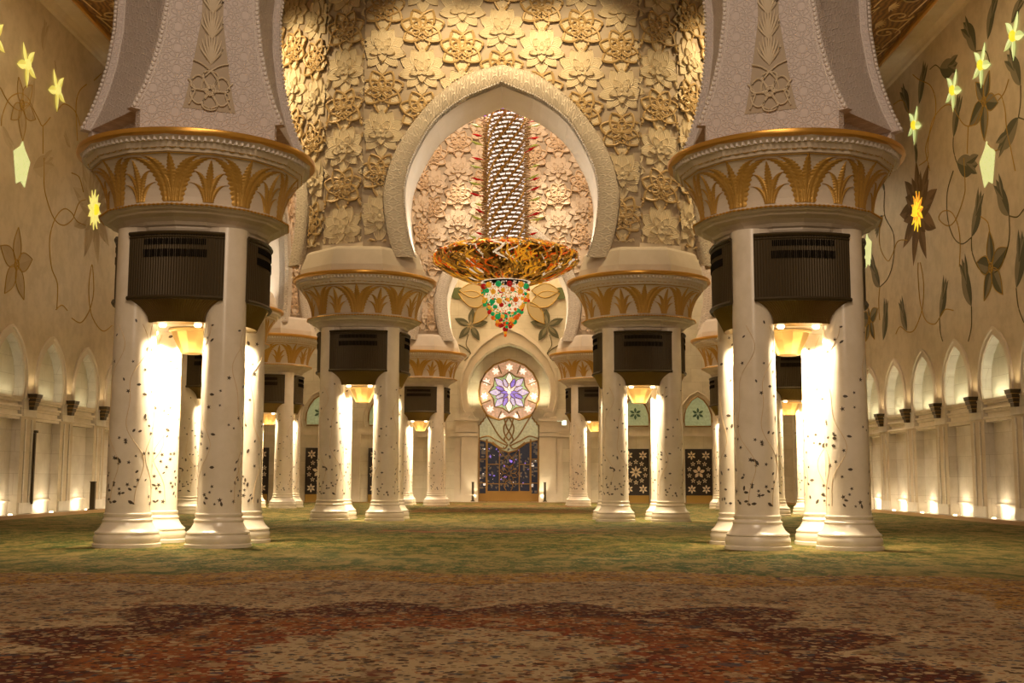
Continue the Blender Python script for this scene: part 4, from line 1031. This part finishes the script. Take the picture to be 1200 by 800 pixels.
for i in range(8):
    pts = []
    for r in range(rows*2+1):
        z = SH0+(SH1-SH0)*r/(rows*2); th = 2*pi*i/8+(r/2-.5)*.21+.35; pts.append((.95*cos(th), .95*sin(th), z))
    gd.tube(pts, .06, 6)
gd.build('gold_helix', G1, ch, True)
sp = MB(); rnd = random.Random(9)
for r in range(rows):
    z = SH0+(SH1-SH0)*(r+.2)/rows
    for i in range(20):
        for dz in (0, .12):
            th = 2*pi*i/20+r*.21+.30+dz; ro = rnd.uniform(1.16, 1.30)
            sp.tube([(.82*cos(th), .82*sin(th), z+dz-.02), (ro*cos(th), ro*sin(th), z+dz+.04)], [.032, .024], 4)
stuff(sp.build('gold_spike', mat('dull_gold_rod', (.42,.27,.10), .4, .5), ch))
for nm, ml, seed in (('amber_leaf', CG['lime'], 0), ('ruby_leaf', CG['ruby'], 1)):
    for k in range(7):
        for side in (0, pi):
            z = SH0+.45+k*1.0+(.45 if seed else 0)+rnd.uniform(-.2, .2); th = side+rnd.uniform(-.6, .6); c = rnd.uniform(1.45, 1.65)
            lf = MB(); lf.tube([(1.1*cos(th), 1.1*sin(th), z-.1), (1.35*cos(th), 1.35*sin(th), z-.02), (c*cos(th), c*sin(th), z+.02), ((c+.3)*cos(th), (c+.3)*sin(th), z+.14)], [.012,.03,.075,.006], 6); lf.build(nm, ml, ch, True)
# bowl: dark gold dish overlaid with tiers of coloured scrolls
BP = [(1.15,11.42),(1.6,11.50),(2.2,11.68),(2.8,11.95),(3.3,12.25),(3.62,12.52),(3.55,12.62),(3.2,12.75),(2.6,12.98),(2.0,13.08),(1.2,13.10)]
mb = MB(); mb.lathe(BP, 64, caps=False); bowl = mb.build('bowl', G2, ch, True)
def bp(t):
    t = max(0, min(.9999, t))*(len(BP)-1); i = int(t); f = t-i; return (BP[i][0]+(BP[i+1][0]-BP[i][0])*f, BP[i][1]+(BP[i+1][1]-BP[i][1])*f)
scr = {k: MB() for k in ('gold', 'old', 'amber', 'orange', 'clear', 'lime', 'ruby')}
rnd = random.Random(21)
def scroll(t0, t1, th0, dth, r, key, n=14):
    pts = []; rs = []
    for i in range(n):
        u = i/(n-1); rad, z = bp(t0+(t1-t0)*u); th = th0+dth*sin(u*pi*1.1)+.03*sin(u*9); o = .05+.05*sin(pi*u)
        below = -1 if t0+(t1-t0)*u < .5 else 1
        pts.append(((rad+o*.6)*cos(th), (rad+o*.6)*sin(th), z+below*o)); rs.append(r*(.35+.9*sin(pi*min(1, u*.9+.08))))
    scr[key].tube(pts, rs, 5)
keys = ['gold']*9+['old']*4+['amber']*4+['orange']*2+['clear']
for tier, (t0, t1, n) in enumerate(((0, .22, 44), (.1, .34, 60), (.2, .45, 70), (.3, .56, 80), (.5, .8, 64), (.58, .98, 50))):
    for i in range(n):
        th = 2*pi*i/n+tier*.07
        for s in (-1, 1): scroll(t0+rnd.uniform(0, .03), t1+rnd.uniform(-.08, .02), th, s*rnd.uniform(.07, .22), rnd.uniform(.035, .062), rnd.choice(keys))
for i in range(44):                               # ruffled crown on the upper rim
    th = 2*pi*i/44; r0 = rnd.uniform(2.3, 3.3); pts = []
    for q in range(11): a = 2*pi*q/10; pts.append(((r0+.0)*cos(th+.07*cos(a)), r0*sin(th+.07*cos(a)), 12.98-(r0-2.3)*.25+.17*sin(a)))
    scr[rnd.choice(['gold', 'gold', 'old', 'amber'])].tube(pts, .05, 5)
for i in range(520):
    th = rnd.uniform(0, 2*pi); rad, z = bp(rnd.uniform(.05, .9)); scr[rnd.choice(['clear', 'lime', 'amber', 'orange', 'ruby'])].ball(((rad+.12)*cos(th), (rad+.12)*sin(th), z+(-.06 if z < 12.5 else .1)), rnd.uniform(.025, .055), 6, 4)
fil = MB(); fm = []
for k, s_ in scr.items():
    fil.m = len(fm); fil.add(s_.v, s_.f); fm.append(G1 if k == 'gold' else G2 if k == 'old' else CG[k])
stuff(fil.build('glass_filigree', fm, bowl, True))
rg = MB(); rg.tube([((1.18+.03*(i % 2))*cos(2*pi*i/80), (1.18+.03*(i % 2))*sin(2*pi*i/80), 11.36) for i in range(80)], .05, 6, True)
rg.build('crystal_rim', CG['clear'], ch)
# crystal curtain and coloured balls
cc = MB(); 
for i in range(900):
    z = rnd.uniform(9.9, 11.3); rr = min(1.05, .25+(z-9.6)*.9)*rnd.uniform(.75, 1); th = rnd.uniform(0, 2*pi); cc.ball((rr*cos(th), rr*sin(th), z), rnd.uniform(.025, .045), 5, 4)
stuff(cc.build('crystal_curtain', CG['clear'], ch))
def hangr(z): return 1.16 if z > 10.35 else max(.0, 1.16*((z-8.85)/1.5)**.85) if z > 8.85 else 0
spec = []
for i in range(12):
    th = 2*pi*i/12+.2; spec.append((th, 11.1, ('ruby', 'amber', 'emerald')[i % 3], .155))
for row, (z, n) in enumerate(((10.75, 15), (10.35, 17), (9.95, 15), (9.6, 13), (9.3, 9), (9.05, 4))):
    for i in range(n): spec.append((2*pi*i/n+row*.37, z+rnd.uniform(-.12, .12), rnd.choice(['emerald', 'emerald', 'emerald', 'ruby', 'ruby', 'amber', 'amber', 'orange']), rnd.uniform(.075, .15)))
for z, k, r in ((9.35,'emerald',.14),(9.1,'ruby',.1),(8.98,'emerald',.12),(8.80,'amber',.09),(8.66,'orange',.075)): spec.append((0, z, k, r))
for th, z, k, r in spec:
    rr = hangr(z)*rnd.uniform(.92, 1.02) if z > 9.0 else 0
    q = MB(); q.ball((rr*cos(th), rr*sin(th), z), r, 12, 8); q.build('glass_ball', CG[k], ch, True)
sm = MB()
for i in range(200):
    z = rnd.uniform(9.2, 11.1); th = rnd.uniform(0, 2*pi); rr = hangr(z)*rnd.uniform(.8, 1.03); sm.m = rnd.randrange(4); sm.ball((rr*cos(th), rr*sin(th), z), rnd.uniform(.03, .06), 6, 4)
stuff(sm.build('small_glass_bead', [CG['amber'], CG['orange'], CG['emerald'], CG['ruby']], ch))
am = MB(); am.tube([(1.15*cos(2*pi*i/40), 1.15*sin(2*pi*i/40), SH1+.06+.03*(i % 2)) for i in range(40)], .08, 6, True)
am.build('purple_glow_rim', cg('purple_glow', (.40,.12,.95), 1.2), ch)  # added glowing ring, stands in for a purple reflection at the shaft top

# ------------------------------------------------------------------ piers
proto = make_pier()
P1X, P1Y = 7.03, 27.57
places = [(-5.29, 45.0, 'white four-legged pier left of the chandelier, carrying the front arch', 0), (5.29, 45.0, 'white four-legged pier right of the chandelier, carrying the front arch', 0),
          (-5.29, 71.6, 'small distant four-legged pier just left of the stained glass portal', 0), (5.29, 71.6, 'small distant four-legged pier just right of the stained glass portal', 0),
          (-12.8, 63.65, 'distant four-legged pier between the near left pier and the second left pier', 0), (12.8, 63.65, 'distant four-legged pier mostly hidden by the inner legs of the near right pier', 0),
          (-12.8, 52.8, 'four-legged pier glimpsed between the legs of the near left pier', 0), (12.8, 52.8, 'four-legged pier glimpsed between the legs of the near right pier', 0)]
near = []
for x, y, label, k in [(-P1X, P1Y, 'huge white four-legged pier in the left foreground with gold palm capital', 1), (P1X, P1Y, 'huge white four-legged pier in the right foreground with gold palm capital', 1)]+places:
    r = proto if not near else copy_tree(proto)
    r.location = (x, y, 0); r['label'] = label; r['group'] = 'white piers with gold palm capitals'; near.append(r)
fs = make_flare(near[0]); fs.rotation_euler = (0, 0, PHI); f2 = copy_tree(fs, near[1]); f2.rotation_euler = (0, 0, -PHI)
sk = make_skirt(near[2])
for r in near[3:]: copy_tree(sk, r)

# ------------------------------------------------------------------ lights
def area(name, loc, size, power, col, aim=None, spread=180, shape='DISK'):
    l = bpy.data.lights.new(name, 'AREA'); l.shape = shape; l.size = size; l.energy = power; l.color = col; l.spread = radians(spread)
    o = bpy.data.objects.new(name, l); o.location = loc; COL.objects.link(o)
    if aim:
        import mathutils; d = mathutils.Vector(aim)-mathutils.Vector(loc); o.rotation_euler = d.to_track_quat('-Z', 'Y').to_euler()
    return o
def spot(name, loc, aim, power, col, ang=90, blend=.6, rad=.1):
    import mathutils
    l = bpy.data.lights.new(name, 'SPOT'); l.energy = power; l.color = col; l.spot_size = radians(ang); l.spot_blend = blend; l.shadow_soft_size = rad
    o = bpy.data.objects.new(name, l); o.location = loc; COL.objects.link(o); d = mathutils.Vector(aim)-mathutils.Vector(loc); o.rotation_euler = d.to_track_quat('-Z', 'Y').to_euler(); return o
WARM = (1.0,.74,.40); WARM2 = (1.0,.80,.52); PINK = (1.0,.78,.56); ROOMC = (1.0,.76,.54)
for r in near:
    x, y = r.location[0], r.location[1]
    for k in range(4):
        a = k*pi/2
        spot('down_light', (x+.98*sin(a), y-.98*cos(a), 4.88), (x+.90*sin(a), y-.90*cos(a), 0), 900*E_DOWN, (1.0,.84,.58), 150, .5, .06)
# unseen fill lights added above and behind the camera to brighten the whole room
area('room_fill_light', (0, 8, 20.5), 9, 5200*E_ROOM, ROOMC, (0, 20, 0))
area('room_fill_light', (0, -8, 14), 8, 2700*E_ROOM, ROOMC, (0, 27, 8))
area('aisle_fill_light', (-13, 42, 20.6), 3.5, 800*E_ROOM, WARM, (-13.5, 42, 0)); area('aisle_fill_light', (13, 42, 20.6), 3.5, 800*E_ROOM, WARM, (13.5, 42, 0))
# unseen spots added near the ceiling to wash the octagon's carved front
for k in (-1, 0, 1):
    a = k*pi/4; cx, cy = OC[0]+AP*sin(a), OC[1]-AP*cos(a)
    P = lambda x, y, z: (cx+x*cos(a)-y*sin(a), cy+x*sin(a)+y*cos(a), z)
    for x in (-2.8, 0, 2.8): spot('wall_fill_spot', P(x, -6.2, 21.3), P(x, -1.5, 16), 2600*E_WALL*(1.0 if k == 0 else 1.5), WARM, 70, .8, .12)
# inside the octagon
area('dome_light', (0, OC[1], 31), 8, 4200*E_DOME, PINK, (0, OC[1], 0))
for s in (-1, 1):
    spot('relief_spot', (s*2.7, 66.5, 25.5), (s*2.6, 70.0, 16.0), 5200*E_DOME, (1,.84,.62), 26, .8, .1)
    for yy in (43.9, 44.9): pass
for k in range(8):
    a = k*pi/4; cx, cy = OC[0]+AP*sin(a), OC[1]-AP*cos(a)
    for s in (-1, 1):
        P = lambda x, z: (cx+x*cos(a), cy+x*sin(a), z)
        spot('arch_spot', P(s*2.75, 9.6), P(s*3.75, 12.6), 420*E_ARCH, (1,.88,.70), 75, .9, .08)
# niches
for s in (1, -1):
    for k in range(-1, 5 if s > 0 else 3):
        y = Y0B+PITCH*k
        t = MB(); t.lathe([(.08,0),(.08,.03),(.05,.045)], 12, (s*(XW-.14), y+.40, .10)); n = {-1:'nearest visible niche', 0:'first full niche', 1:'second full niche', 2:'third full niche', 3:'fourth full niche', 4:'last niche before the pier'}[k]
        u = tag(t.build('floor_uplight', M['lampcore']), 'small lit floor lamp at the foot of the %s, %s wall' % (n, 'right' if s > 0 else 'left'), 'floor lamp', 'niche floor lamps')
        spot('niche_uplight', (s*(XW-.04), y+.40, .36), (s*(XW+.36), y+.40, .42), 75*E_NICHE, (1,.82,.55), 175, 1, .16)
        ll = area('lunette_light', (s*(XW+.06), y, 4.74), 2.1, (19 if s > 0 else 6)*E_NICHE, (1,.95,.66), (s*(XW+.25), y, 7), 170, 'RECTANGLE'); ll.data.size_y = .07
        spot('sconce_light', (s*(XW-.3), y+PITCH/2, 4.95), (s*(XW-.05), y+PITCH/2, 9), 32*E_NICHE, (1,.78,.45), 120, .9, .1)
# portal
for s in (-1, 1):
    spot('portal_uplight', (s*2.3, 78.7, .2), (s*2.2, 79.3, 5), 320*E_FAR, (1,.85,.55), 70, .8, .1)
    spot('arch_uplight', (s*2.2, 79.45, 6.35), (s*2.4, 80.1, 9), 230*E_FAR, (1,.88,.55), 140, .8, .1)
area('far_aisle_light', (0, 76.6, 20.5), 5, 2200*E_FAR, WARM, (0, 79.2, 6))
area('far_aisle_light', (-11, 76.3, 20.5), 4, 900*E_FAR, WARM2, (-11, 79.2, 4)); area('far_aisle_light', (11, 76.3, 20.5), 4, 900*E_FAR, WARM2, (11, 79.2, 4))

# ------------------------------------------------------------------ world, camera, view
w = bpy.data.worlds.new('World'); S.world = w; w.use_nodes = True; w.node_tree.nodes['Background'].inputs[0].default_value = (.02,.015,.01,1)
cam = bpy.data.cameras.new('camera'); co = bpy.data.objects.new('camera', cam); COL.objects.link(co); S.camera = co
cam.sensor_width = 36; cam.lens = 1379.47/1200*36; cam.clip_end = 300; cam.clip_start = .05
import mathutils
pi_, ya, ro_ = radians(6.7105), radians(-.3522), radians(.1922)
F = mathutils.Vector((sin(ya)*cos(pi_), cos(ya)*cos(pi_), sin(pi_))); R0 = mathutils.Vector((cos(ya), -sin(ya), 0)); U0 = R0.cross(F)
R = R0*cos(ro_)+U0*sin(ro_); U = -R0*sin(ro_)+U0*cos(ro_)
mx = mathutils.Matrix(((R.x, U.x, -F.x, .6909), (R.y, U.y, -F.y, 0), (R.z, U.z, -F.z, 1.5), (0,0,0,1))); co.matrix_world = mx
vs_ = S.view_settings; vs_.view_transform = 'Standard'; vs_.look = 'None'; vs_.gamma = 1; vs_.exposure = EXPO; vs_.use_curve_mapping = False
